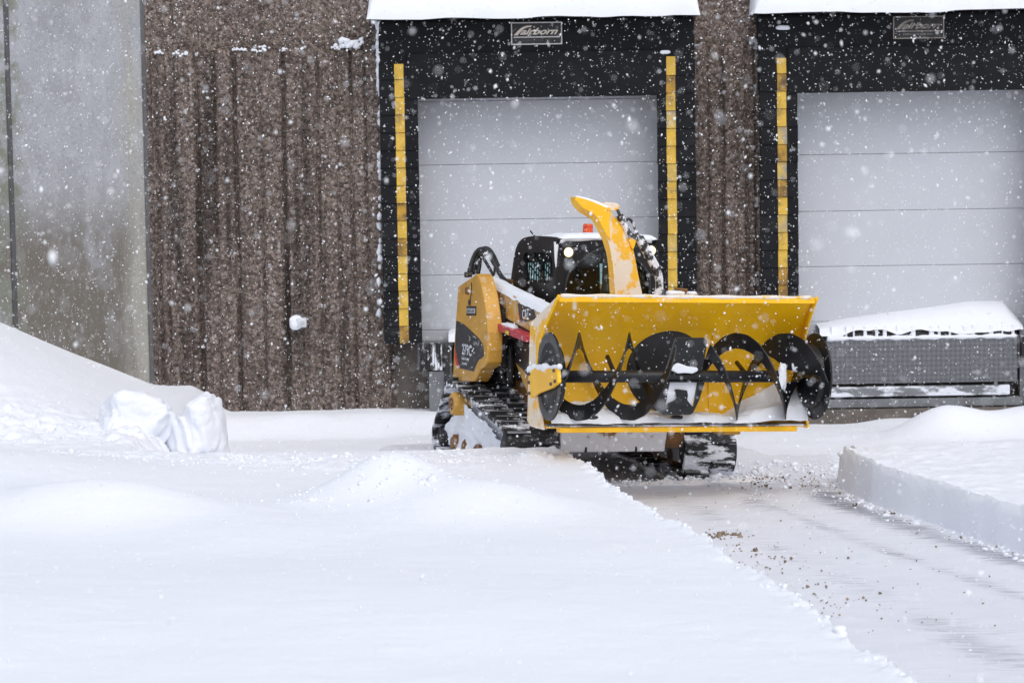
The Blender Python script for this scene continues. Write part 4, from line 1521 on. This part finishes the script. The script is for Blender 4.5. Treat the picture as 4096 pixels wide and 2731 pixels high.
for vv, lab in ((-0.345, 'lit'), (0.375, 'lit')):
    zc = cut(568.8, 251.7, 0, UF).z if vv < 0 else cut(651, 250, 0, UF).z
    hl = lathe('headlight', [(UF - 0.01, 0.052), (UF + 0.035, 0.052), (UF + 0.035, 0.042), (UF + 0.028, 0.042)], 0, (vv, zc), 'black_satin', cab, 20)
    lathe('lens', [(UF + 0.022, 0.040), (UF + 0.033, 0.038), (UF + 0.038, 0.020)], 0, (vv, zc), 'lamp_lens', hl, 20)
# inside
box('seat', -1.45, -1.0, -0.24, 0.24, 1.08, 1.25, 'interior', cab, 0.04)
prism('seat_back', [(-1.48, 1.2), (-1.33, 1.2), (-1.42, 1.80), (-1.55, 1.80)], 1, -0.22, 0.22, 'seat_brown', cab, 0.05)
for vv in (-0.30, 0.30):
    box('armrest', -1.3, -0.85, vv - 0.06, vv + 0.06, 1.28, 1.36, 'interior', cab, 0.03)
    tube('joystick', [(-0.92, vv, 1.36), (-0.90, vv, 1.44), (-0.91, vv, 1.50)], 0.02, 'interior', cab, 8)
prism('wiper_cowl', [(-0.66, 1.5), (-0.62, 1.5), (-0.62, 1.83), (-0.66, 1.83)], 1, -0.02, 0.06, 'seat_brown', cab, 0.02)
# roof snow
n1, n2 = 46, 40
uu, vv = np.linspace(-1.42, UF + 0.03, n1), np.linspace(-VB + 0.02, VB - 0.005, n2)
A, B = np.meshgrid(uu, vv, indexing='ij')
rz = np.interp(A, [p[0] for p in rp], [p[1] for p in rp])
e1 = np.clip((A + 1.42) / 0.5, 0, 1) * np.clip((UF + 0.03 - A) / 0.05, 0, 1) ** 0.5
e2 = np.clip(np.minimum((B + VB - 0.02) / 0.10, (VB - 0.005 - B) / 0.06), 0, 1) ** 0.6
th = 0.036 * e1 * e2 * (1 + 0.25 * fbm(A, B, 3, 3))
grid_obj('snow_layer', A, B, rz - 0.010 + 0.006 * (1 - (B / VB) ** 2) + th, 'snow_soft', cab)
tube('snow_rim', [(UF + 0.02, -VB + 0.03, zf - 0.02), (UF + 0.02, -VB + 0.15, zf + 0.002), (UF + 0.02, 0.1, zf + 0.008), (UF + 0.02, VB - 0.08, zf - 0.002)], lambda t: 0.022 + 0.006 * math.sin(t * 21), 'snow_soft', cab, 8)
tube('snow_rim', [(UF + 0.004, -VB + 0.012, zf - 0.03), (UF + 0.010, -VB + 0.006, zf - 0.12), (UF + 0.01, -VB + 0.01, zf - 0.24)], lambda t: 0.022 * (1 - t) + 0.004, 'snow_soft', cab, 8)
# beacon
bc = cut(587.8, 233, 0, -1.15)
bz = zr + 0.02
bh = cut(587.8, 223.5, 0, -1.15).z
be = lathe('beacon', [(bz, 0.043), (bh - 0.01, 0.041), (bh, 0.036)], 2, (-1.15, bc.y), 'beacon_orange', cab, 20)
lathe('beacon_band', [(bz + 0.05, 0.0445), (bz + 0.056, 0.0445)], 2, (-1.15, bc.y), 'decal_red', be, 20)

# ---- tracks


def track_loop(circs, step):
    pts = []
    for cu, cz, r in circs:
        for k in range(90):
            a = 2 * math.pi * k / 90
            pts.append((cu + r * math.cos(a), cz + r * math.sin(a)))
    pts = sorted(set(pts))

    def half(ps):
        h = []
        for p in ps:
            while len(h) >= 2 and (h[-1][0] - h[-2][0]) * (p[1] - h[-2][1]) - (h[-1][1] - h[-2][1]) * (p[0] - h[-2][0]) <= 0:
                h.pop()
            h.append(p)
        return h[:-1]
    hull = half(pts) + half(pts[::-1])
    seg = [math.dist(hull[i], hull[(i + 1) % len(hull)]) for i in range(len(hull))]
    tot = sum(seg)
    n = int(round(tot / step))
    out = []
    for k in range(n):
        d = tot * k / n
        i = 0
        while d > seg[i]:
            d -= seg[i]
            i += 1
        a, b = hull[i], hull[(i + 1) % len(hull)]
        t = d / seg[i]
        out.append((a[0] + (b[0] - a[0]) * t, a[1] + (b[1] - a[1]) * t))
    return out


CIRC = [(-1.86, 0.51, 0.165), (-0.24, 0.225, 0.225), (-2.30, 0.13, 0.13)]
lugmesh = None
for sgn in (-1, 1):
    va, vb = sorted((sgn * 0.99, sgn * 0.54))
    loop = track_loop(CIRC, 0.055)
    n = len(loop)
    cxm, czm = sum(p[0] for p in loop) / n, sum(p[1] for p in loop) / n
    v, f = [], []
    nrm = []
    for i in range(n):
        a, b = loop[i - 1], loop[(i + 1) % n]
        t = Vector((b[0] - a[0], b[1] - a[1])).normalized()
        nn = Vector((t.y, -t.x))
        nrm.append((nn, t))
    for i, (p, (nn, t)) in enumerate(zip(loop, nrm)):
        for vv, off in ((va, 0.0), (vb, 0.0), (vb, -0.035), (va, -0.035)):
            v.append((p[0] + nn.x * off, vv, p[1] + nn.y * off))
    for i in range(n):
        j = (i + 1) % n
        for k in range(4):
            k2 = (k + 1) % 4
            f.append((4 * i + k, 4 * i + k2, 4 * j + k2, 4 * j + k))
    tr = pyobj('track', v, f, 'track_rubber', ld)
    # lugs: two staggered rows
    if lugmesh is None:
        lv, lf = boxv(-0.020, 0.020, -0.105, 0.105, -0.012, 0.026)
        lv = [(x * (0.6 if z > 0 else 1), y * (0.93 if z > 0 else 1), z) for x, y, z in lv]
        lugmesh = bpy.data.meshes.new('lug')
        lugmesh.from_pydata(lv, [], lf)
        lugmesh.materials.append(MATS['lug_rubber'])
    stp = 0.1
    lp = track_loop(CIRC, 0.088)
    m_ = len(lp)
    for i in range(m_):
        a, b = lp[i - 1], lp[(i + 1) % m_]
        t = Vector((b[0] - a[0], b[1] - a[1])).normalized()
        nn = Vector((t.y, -t.x))
        row = i % 2
        for rr in ((0, 1)):
            if (rr == 0) != (row == 0):
                continue
            vc = va + (0.115 if rr == 0 else 0.335)
            lo = bpy.data.objects.new('track_lug', lugmesh)
            COL.objects.link(lo)
            lo.parent = tr
            X = Vector((t.x, 0, t.y))
            Zx = Vector((nn.x, 0, nn.y))
            Yx = Zx.cross(X)
            M3 = Matrix((X, Yx, Zx)).transposed()
            lo.matrix_local = Matrix.Translation((lp[i][0], vc, lp[i][1])) @ M3.to_4x4() @ Matrix.Rotation(random.uniform(-0.03, 0.03), 4, 'Z')
    o_ = sgn
    # frame plate, hub, rollers
    cpl = [(-1.90, 0.54), (-1.74, 0.58), (-0.30, 0.36), (-0.14, 0.22), (-0.30, 0.09), (-2.2, 0.08), (-2.3, 0.15)]
    prism('track_frame', cpl, 1, sgn * 0.66, sgn * 0.86, 'belly_frost', ld, 0.01)
    hb = lathe('drive_hub', [(sgn * 0.60, 0.10), (sgn * 1.0, 0.10), (sgn * 1.02, 0.088)], 1, (-1.66, 0.475), 'cat_yellow', ld, 28)
    lathe('hub_cap', [(sgn * 1.019, 0.055), (sgn * 1.034, 0.050)], 1, (-1.66, 0.475), 'cat_brown', hb, 20)
    lathe('front_idler', [(sgn * 0.62, 0.165), (sgn * 0.93, 0.165), (sgn * 0.95, 0.12)], 1, (-0.24, 0.225), 'black_satin', ld, 28)
    lathe('rear_idler', [(sgn * 0.62, 0.09), (sgn * 0.93, 0.09), (sgn * 0.95, 0.07)], 1, (-2.30, 0.13), 'black_satin', ld, 24)
    for k in range(4):
        lathe('road_roller', [(sgn * 0.66, 0.075), (sgn * 0.94, 0.075), (sgn * 0.96, 0.05)], 1, (-1.85 + k * 0.37, 0.115), 'cat_brown', ld, 18)
# snow packed in the near track
tu, tv = np.meshgrid(np.linspace(-2.25, -0.20, 80), np.linspace(0.06, 0.50, 30), indexing='ij')
top_ = np.interp(tu, [-2.25, -2.0, -1.74, -0.20], [0.20, 0.38, 0.52, 0.26])
TZ = 0.06 + (top_ - 0.06) * (tv - 0.06) / 0.44
grid_obj('packed_snow', tu, -0.90 - 0.05 * (0.5 + fbm(tu, TZ, 4, 4)) + 0.03 * fbm(tu, TZ, 12, 3), TZ, 'snow', ld)

# ------------------------------------------------------------------ snow blower
bl = thing('snow_blower', 'bright yellow snow blower attachment with black ribbon augers and tall chute', 'snow blower', LM)
UA, ZA, HW = 1.40, 0.99, 1.07
UB = 1.03
PZs = [0.60, 0.65, 0.80, 0.99, 1.12, 1.22, 1.30, 1.38, 1.46, 1.54, 1.63]
PUs = [1.10, 1.065, 1.035, 1.030, 1.045, 1.075, 1.12, 1.18, 1.255, 1.345, 1.455]
pu = lambda z: float(np.interp(z, PZs, PUs))

# moldboard: floor lip, flat back with the impeller opening, hood curling forward
arcN = 48
v, f = [], []


def add(a, b, c_, d):
    i = len(v)
    v.extend((a, b, c_, d))
    f.append((i, i + 1, i + 2, i + 3))


w_ = HW - 0.004
hp_ = [(UB, 1.36), (UB + 0.010, 1.395), (UB + 0.033, 1.43), (UB + 0.075, 1.468), (UB + 0.14, 1.508), (UB + 0.23, 1.548), (UB + 0.34, 1.587), (UB + 0.46, 1.625)]
lpz = [(pu(0.65), 0.65), (UB + 0.06, 0.625), (UB + 0.12, 0.605), (UB + 0.29, 0.600)]
nvs = np.linspace(-w_, w_, 9)
for prof in (lpz,):
    for (a, b) in zip(prof[:-1], prof[1:]):
        for s0, s1 in zip(nvs[:-1], nvs[1:]):
            add((a[0], s0, a[1]), (a[0], s1, a[1]), (b[0], s1, b[1]), (b[0], s0, b[1]))
CV, RI, SQ = -0.02, 0.325, 0.352
zc_ = 1.005
zb_ = list(np.linspace(0.65, 1.36, 15)) + list(np.linspace(1.36, 1.625, 9))[1:]
for z0_, z1_ in zip(zb_[:-1], zb_[1:]):
    for va_, vb_, only in ((-w_, CV - SQ, 0), (CV + SQ, w_, 0), (CV - SQ, CV + SQ, 1)):
        if only and z0_ < 1.355:
            continue
        ss = np.linspace(va_, vb_, 6)
        for s0, s1 in zip(ss[:-1], ss[1:]):
            add((pu(z0_), s0, z0_), (pu(z0_), s1, z0_), (pu(z1_), s1, z1_), (pu(z1_), s0, z1_))
cir = []
sq = []
for k in range(arcN):
    a = 2 * math.pi * k / arcN
    ca, sa = math.cos(a), math.sin(a)
    m_ = max(abs(ca), abs(sa))
    cir.append((pu(zc_ + RI * sa), CV + RI * ca, zc_ + RI * sa))
    sq.append((pu(zc_ + 0.355 * sa / m_), CV + SQ * ca / m_, zc_ + 0.355 * sa / m_))
for k in range(arcN):
    j = (k + 1) % arcN
    add(cir[k], cir[j], sq[j], sq[k])
mb = pyobj('moldboard', v, f, 'blower_yellow', bl, smooth=True)
mb.modifiers.new('solid', 'SOLIDIFY').thickness = 0.012
es = mb.modifiers.new('split', 'EDGE_SPLIT')
es.split_angle = math.radians(40)
# front lip of the hood (frost on it)
hp_ = [(pu(1.625), 1.625)]
a, b = hp_[-1], (hp_[-1][0] + 0.03, hp_[-1][1] + 0.006)
prism('hood_lip', [(a[0] - 0.02, a[1] + 0.006), (b[0], b[1] + 0.004), (b[0], b[1] - 0.045), (b[0] - 0.012, b[1] - 0.045), (b[0] - 0.014, b[1] - 0.012), (a[0] - 0.02, a[1] - 0.008)], 1, -HW, HW, 'blower_yellow', bl, 0.003)
tube('snow_layer', [(b[0] - 0.01, -HW + 0.01, b[1] + 0.004), (b[0] - 0.01, -0.4, b[1] + 0.004), (b[0] - 0.01, 0.3, b[1] + 0.003), (b[0] - 0.01, HW - 0.03, b[1] + 0.004)], lambda t: 0.016 + 0.004 * math.sin(40 * t), 'blower_edge', bl, 8, k=20)
# cutting edge below the floor
box('cutting_edge', UB + 0.23, UB + 0.31, -HW + 0.1, HW - 0.1, 0.555, 0.592, 'blower_yellow', bl, 0.004)
box('floor_rail', UB + 0.17, UB + 0.295, -HW + 0.02, HW - 0.02, 0.596, 0.61, 'steel_frost', bl, 0.003)
# side plates
for sgn in (-1, 1):
    pl = [(1.49, 1.637), (0.90, 1.385), (0.86, 1.33), (0.88, 0.60), (0.98, 0.565), (1.30, 0.575), (1.24, 0.66), (1.12, 0.85), (1.09, 1.05), (1.12, 1.20), (1.24, 1.38)]
    o = prism('side_plate', pl, 1, sgn * HW, sgn * (HW + 0.022), 'blower_yellow' if sgn > 0 else 'blower_frosty', bl, 0.004)
    fl = [(1.495, 1.637), (1.25, 1.385), (1.13, 1.20), (1.10, 1.05), (1.13, 0.85)]
    pts3 = [(p[0], sgn * (HW + 0.011), p[1]) for p in fl]
    tube('edge_bead', pts3, 0.016, 'blower_yellow', bl, 8, k=5)
# the sides draw in slightly towards the hood lip
for o in [c_ for c_ in bl.children if c_.name.split('.')[0] in ('moldboard', 'side_plate', 'hood_lip', 'edge_bead', 'snow_layer')]:
    for q in o.data.vertices:
        if q.co.z > 1.2:
            k_ = (q.co.z - 1.2) / 0.43
            q.co.y *= 1 - 0.036 * k_
            q.co.z -= 0.030 * k_
            q.co.x -= 0.02 * k_
# bearing carriers
brk = sd2([(420 + x / 9.224, 312.5 + y / 9.224) for x, y in ((1003, 540), (1050, 505), (1090, 512), (1180, 512), (1268, 508), (1277, 640), (1215, 692), (1090, 742), (1020, 785))], -HW - 0.06)
for sgn in (-1,):
    bk = prism('bearing_bracket', brk, 1, sgn * (HW + 0.035), sgn * (HW + 0.065), 'blower_yellow', bl, 0.006)
    for (x, y) in ((1018, 560), (1015, 640), (1020, 740), (1245, 530), (1255, 630), (1218, 655)):
        p = sd2([(420 + x / 9.224, 312.5 + y / 9.224)], -HW - 0.06)[0]
        lathe('bolt', [(sgn * (HW + 0.065), 0.014), (sgn * (HW + 0.078), 0.012)], 1, p, 'disc_grey', bk, 8)
    if sgn < 0:
        bt = sd2([(420 + x / 9.224, 312.5 + y / 9.224) for x, y in ((1000, 535), (1050, 503), (1095, 508), (1180, 508), (1275, 500))], -HW - 0.06)
        tube('snow_layer', [(p[0], -HW - 0.05, p[1] + 0.004) for p in bt], lambda t: 0.022 + 0.009 * math.sin(t * 13) + 0.006 * math.sin(31 * t), 'snow_soft', bl, 10, k=8)
# end discs
R_ = 0.335
for sgn in (-1, 1):
    prof = [(sgn * (HW - 0.03), 0.06), (sgn * (HW - 0.02), 0.25), (sgn * (HW + 0.005), 0.255), (sgn * (HW + 0.015), R_ - 0.006), (sgn * (HW + 0.012), R_), (sgn * (HW + 0.002), R_), (sgn * (HW - 0.012), 0.25), (sgn * (HW - 0.05), 0.24), (sgn * (HW - 0.06), 0.06)]
    ed = lathe('end_disc', prof, 1, (UA, ZA), 'flight_black', bl, 64)
    lathe('disc_rim', [(sgn * (HW + 0.0155), R_ - 0.075), (sgn * (HW + 0.018), R_ - 0.070), (sgn * (HW + 0.018), R_ - 0.004), (sgn * (HW + 0.0155), R_ - 0.001)], 1, (UA, ZA), 'disc_grey', ed, 64)
tube('auger_shaft', [(UA, -HW, ZA), (UA, 0, ZA), (UA, HW - 0.25, ZA)], 0.046, 'flight_black', bl, 24, k=1)


def flight(name, v0, v1, hand, phase, r_out, r_in, pitch=0.405, thick=0.012, m='flight_black', rin_fn=None):
    turns = abs(v1 - v0) / pitch
    n = int(turns * 56)
    vv, ff = [], []
    for i in range(n + 1):
        t = i / n
        a = phase + hand * 2 * math.pi * turns * t
        x = v0 + (v1 - v0) * t
        ri = rin_fn(t) if rin_fn else r_in
        ro = r_out * (1 + 0.006 * math.sin(i * 1.9))
        ca, sa = math.cos(a), math.sin(a)
        for r, o in ((ri, -thick / 2), (ro, -thick / 2), (ro, thick / 2), (ri, thick / 2)):
            vv.append((UA + r * ca, x + o, ZA + r * sa))
    for i in range(n):
        for k in range(4):
            k2 = (k + 1) % 4
            ff.append((4 * i + k, 4 * i + k2, 4 * i + 4 + k2, 4 * i + 4 + k))
    ff += [(0, 1, 2, 3), (4 * n + 3, 4 * n + 2, 4 * n + 1, 4 * n)]
    o = pyobj(name, vv, ff, m, bl, smooth=True)
    e = o.modifiers.new('split', 'EDGE_SPLIT')
    e.split_angle = math.radians(40)
    return o


PIT = 0.80
VL0, VR0 = -HW + 0.02, 0.13
PHL = math.pi / 2 - 2 * math.pi * (cut(579, 334, 0, UA).y - VL0) / PIT
PHR = -math.pi / 2 + 2 * math.pi * (cut(737, 417, 0, UA).y - VR0) / PIT
for st in (0, math.pi):
    flight('auger_flight', VL0, -0.15, 1, PHL + st, 0.335, 0.215, pitch=PIT)
    flight('auger_flight', VR0, HW - 0.02, -1, PHR + st, 0.335, 0.215, pitch=PIT, rin_fn=lambda t: 0.215 if t < 0.64 else 0.215 - (0.165 * min(1, (t - 0.66) / 0.10)))
for v0, a in ((-0.55, 2.6), (0.52, 2.8)):
    tube('flight_spoke', [(UA, v0, ZA), (UA + 0.26 * math.cos(a), v0, ZA + 0.26 * math.sin(a))], 0.018, 'flight_black', bl, 8, k=1)

# centre paddle: plate above the shaft, open frame below
pq = lambda x, y: (575 + x / 8.55, 282.5 + y / 8.55)
up = fr2([pq(*p) for p in ((862, 468), (1108, 468), (1135, 500), (1090, 745), (1060, 760), (790, 760), (800, 690))], UA + 0.05)
prism('centre_paddle', up, 0, UA + 0.03, UA + 0.05, 'flight_black', bl, 0.004)
lo_o = fr2([pq(*p) for p in ((765, 840), (1060, 840), (1110, 850), (1060, 1010), (1010, 1110), (990, 1125), (760, 1130), (690, 1070), (680, 1010))], UA + 0.05)
lo_i = fr2([pq(*p) for p in ((812, 850), (1000, 850), (1055, 852), (1035, 960), (1015, 1055), (960, 1060), (830, 1060), (775, 1058), (790, 960))], UA + 0.05)
ring('paddle_frame', lo_o, lo_i, 0, UA + 0.03, UA + 0.05, 'flight_black', bl, 0.004)
pyobj('packed_snow', [(UA + 0.012 + 0.006 * math.sin(7 * i), p[0], p[1]) for i, p in enumerate(lo_i)], [tuple(range(len(lo_i)))], 'snow_soft', bl)
kb = fr2([pq(*p) for p in ((775, 1065), (800, 1030), (850, 1008), (878, 990), (868, 930), (858, 915), (880, 908), (930, 915), (962, 920), (970, 960), (962, 1000), (985, 1030), (1015, 1062))], UA + 0.05)
prism('shear_lug', kb, 0, UA + 0.018, UA + 0.045, 'flight_black', bl, 0.004)
lt = fr2([pq(*p) for p in ((855, 475), (862, 478), (800, 700), (715, 970), (690, 1010), (700, 960), (790, 690))], UA + 0.07)
prism('paddle_edge', lt, 0, UA + 0.055, UA + 0.068, 'disc_grey', bl, 0.002)
sn = fr2([pq(*p) for p in ((812, 740), (860, 695), (885, 684), (960, 712), (1040, 722), (1055, 735), (1048, 755), (1005, 775), (940, 770), (880, 775))], UA + 0.08)
prism('packed_snow', sn, 0, UA + 0.052, UA + 0.085, 'snow_soft', bl, 0.012)
# impeller in its drum
lathe('impeller_drum', [(UB + 0.0, 0.335), (UB + 0.0, 0.328), (UB - 0.34, 0.325), (UB - 0.35, 0.05)], 0, (CV, zc_), 'black_satin', bl, 48)
for k in range(4):
    a = 0.5 + k * math.pi / 2
    ca, sa = math.cos(a), math.sin(a)
    P4 = []
    for u in (UB - 0.32, UB - 0.05):
        for r, e in ((0.03, -0.012), (0.31, -0.012), (0.31, 0.012), (0.03, 0.012)):
            P4.append((u, CV + r * ca - e * sa, zc_ + r * sa + e * ca))
    pyobj('impeller_blade', P4, [(0, 1, 2, 3), (7, 6, 5, 4), (0, 4, 5, 1), (1, 5, 6, 2), (2, 6, 7, 3), (3, 7, 4, 0)], 'black_paint', bl, bevel=0.003)
# snow lying on the floor, heaped to the right
nv_, nu_ = 130, 26
vv = np.linspace(-HW + 0.03, HW - 0.02, nv_)
uu = np.linspace(UB + 0.03, UB + 0.33, nu_)
B, A = np.meshgrid(vv, uu, indexing='ij')
sA = (A - UB) / 0.31
hgt = 0.07 + 0.10 * np.exp(-((B + 0.72) / 0.30) ** 2) * (1.1 - sA) + 0.22 * sstep(0.42, 0.92, B) * (1.15 - 0.85 * sA) + 0.03 * fbm(A, B, 5, 4) + 0.012 * fbm(A, B, 20, 2)
hgt = hgt * np.clip((UB + 0.335 - A) / 0.05, 0, 1) ** 0.5
grid_obj('snow_layer', A, B, 0.605 + np.clip(hgt, 0.0, 1), 'snow', bl)
blob('packed_snow', (UA + 0.03, 0.80, 0.98), (0.02, 0.035, 0.10), 2.2, 'snow_soft', bl, rough=0.6, fine=0.2, sub=3)
blob('packed_snow', (UA + 0.02, 0.90, 1.12), (0.02, 0.025, 0.08), 3.9, 'snow_soft', bl, rough=0.6, fine=0.2, sub=3)
for v0 in (-0.70, -0.02):
    blob('packed_snow', (UB + 0.29, v0 * 1.0, 0.665), (0.02, 0.05, 0.018), 1 + v0, 'black_satin', bl, sub=2)
# back frame that couples to the loader
UB = 0.86
box('back_frame', UB - 0.28, UB - 0.03, -0.62, -0.42, 0.60, 1.25, 'black_satin', bl, 0.01)
box('back_frame', UB - 0.28, UB - 0.03, 0.42, 0.62, 0.60, 1.25, 'black_satin', bl, 0.01)
box('cross_beam', UB - 0.14, UB - 0.02, -0.9, 0.9, 1.20, 1.32, 'blower_yellow', bl, 0.01)

# chute: lower spout and hinged deflector, boxed section with an open underside
UC = 0.70


def c5(x, y):
    return (562.5 + x / 14.58, 192.5 + y / 14.58)


rA = [(690, 1600), (688, 1495), (672, 1200), (650, 950), (600, 760), (540, 590), (430, 410)]
rB = [(776, 1600), (770, 1495), (748, 1200), (727, 1000), (684, 770), (618, 570), (505, 370)]
rD = [(1190, 1600), (1170, 1495), (1105, 1180), (1040, 850), (960, 650), (890, 490), (712, 285)]


def rail(pts, u):
    return smoothpts([cut(*c5(*p), 0, u) for p in pts], 6)


RA, RB, RD = rail(rA, UC - 0.10), rail(rB, UC), rail(rD, UC - 0.16)
RE = [a + (d - b) * 0.8 + Vector((-0.10, 0, 0)) for a, b, d in zip(RA, RB, RD)]
N_ = len(RA)
v = [p for r_ in (RA, RB, RD, RE) for p in r_]
side, face, back = [], [], []
ff = []
for i in range(N_ - 1):
    for (p, q_) in ((0, 1), (1, 2), (2, 3), (3, 0)):
        ff.append((p * N_ + i, q_ * N_ + i, q_ * N_ + i + 1, p * N_ + i + 1))
ff += [(0, N_, 2 * N_, 3 * N_), (N_ - 1, 4 * N_ - 1, 3 * N_ - 1, 2 * N_ - 1)]
ch = pyobj('chute', v, ff, 'blower_frosty', bl)
ch.data.materials.append(MATS['blower_yellow'])
for p in ch.data.polygons:
    vs = set(p.vertices)
    grp = {x // N_ for x in vs}
    if grp == {0, 1} or grp == {0, 3}:
        p.material_index = 1
bv = ch.modifiers.new('bevel', 'BEVEL')
bv.width, bv.segments, bv.limit_method, bv.angle_limit = 0.006, 2, 'ANGLE', math.radians(35)
# deflector
dA = [(560, 650), (430, 410), (340, 345), (250, 290), (180, 225), (133, 165)]
dB = [(640, 610), (505, 365), (400, 280), (290, 215), (230, 150), (178, 95)]
dC = [(700, 700), (688, 420), (705, 262), (520, 165), (350, 100), (205, 62)]
DA, DB, DC = rail(dA, UC - 0.105), rail(dB, UC + 0.008), rail(dC, UC + 0.004)
DE = [c_ + Vector((-0.17, 0.0, 0.0)) for c_ in DC]
N2 = len(DA)
v = [p for r_ in (DA, DB, DC, DE) for p in r_]
ff = []
for i in range(N2 - 1):
    for (p, q_) in ((0, 1), (1, 2), (2, 3), (3, 0)):
        ff.append((p * N2 + i, q_ * N2 + i, q_ * N2 + i + 1, p * N2 + i + 1))
ff += [(0, N2, 2 * N2, 3 * N2), (N2 - 1, 4 * N2 - 1, 3 * N2 - 1, 2 * N2 - 1)]
de = pyobj('deflector', v, ff, 'blower_yellow', bl, bevel=0.005)
tube('snow_layer', [p + Vector((-0.03, 0, 0.004)) for p in (DC[12], DC[18], DC[24], DC[-1])], lambda t: 0.016 * (1 - t) + 0.007, 'snow_soft', bl, 8)
hb = cut(*c5(677, 235), 0, UC + 0.01)
lathe('hinge_bolt', [(UC, 0.014), (UC + 0.022, 0.012)], 0, (hb.y, hb.z), 'blower_yellow', de, 10)
lv_ = fr2([c5(*p) for p in ((540, 155), (640, 138), (760, 148), (815, 165), (832, 205), (815, 240), (760, 255), (712, 268), (640, 200))], UC - 0.06)
prism('deflector_lever', lv_, 0, UC - 0.08, UC - 0.05, 'blower_frosty', bl, 0.005)
ear = fr2([c5(*p) for p in ((940, 640), (990, 660), (1070, 700), (1055, 760), (1030, 830), (1000, 800))], UC - 0.14)
prism('cylinder_ear', ear, 0, UC - 0.16, UC - 0.13, 'blower_yellow', bl, 0.005)


def cp(pts, u):
    return [cut(*c5(*p), 0, u) for p in pts]


hc = tube('deflector_cylinder', cp([(835, 330), (880, 430), (930, 530), (985, 650)], UC - 0.15), 0.030, 'cyl_frost', bl, 12)
tube('cylinder_rod', cp([(800, 240), (840, 340)], UC - 0.13), 0.013, 'disc_grey', bl, 8, k=1)
for pts, r in (([(930, 400), (975, 385), (1020, 430), (1050, 500), (1080, 580), (1110, 660)], 0.012), ([(1000, 620), (1060, 640), (1120, 650), (1180, 700)], 0.020),
               ([(1100, 660), (1150, 760), (1200, 850), (1260, 950), (1320, 1060), (1370, 1170), (1400, 1290), (1395, 1400), (1370, 1500)], 0.026),
               ([(1140, 640), (1200, 740), (1260, 860), (1330, 980), (1390, 1100), (1425, 1230), (1430, 1350), (1440, 1500)], 0.022)):
    tube('hydraulic_hose', cp(pts, UC - 0.2), r, 'cyl_frost', bl, 10)
# hardware seen over the hood at the right
UB = 0.88
q = cut(681, 292, 0, UB + 0.30)
box('hood_bracket', UB + 0.20, UB + 0.32, q.y - 0.03, q.y + 0.05, 1.55, q.z + 0.03, 'cat_brown', bl, 0.006)
blob('snow_lump', (UB + 0.30, q.y - 0.05, q.z - 0.005), (0.05, 0.07, 0.02), 8.0, 'snow_soft', bl, sub=3)
blob('snow_lump', (UB + 0.30, q.y + 0.08, q.z - 0.008), (0.05, 0.05, 0.018), 8.8, 'snow_soft', bl, sub=3)

# ------------------------------------------------------------------ falling snow
NF = 95000
pos = np.c_[rng.uniform(-6.5, 6.5, NF), rng.uniform(4.5, 27.3, NF), rng.uniform(0.0, 6.0, NF)]
OV = np.array([(1, 0, 0), (-1, 0, 0), (0, 1, 0), (0, -1, 0), (0, 0, 1), (0, 0, -1)], float)
OF = np.array([(0, 2, 4), (2, 1, 4), (1, 3, 4), (3, 0, 4), (2, 0, 5), (1, 2, 5), (3, 1, 5), (0, 3, 5)])
rad = rng.lognormal(math.log(0.0023), 0.48, NF).clip(0.001, 0.009)
o = lumps('falling_snow', pos, rad, 'flake', 1.0, 0.3, base=(OV, OF), elong=rng.uniform(1.0, 2.2, NF))
kind(tag(o, 'white snowflakes falling all through the air', 'snow'), 'stuff')
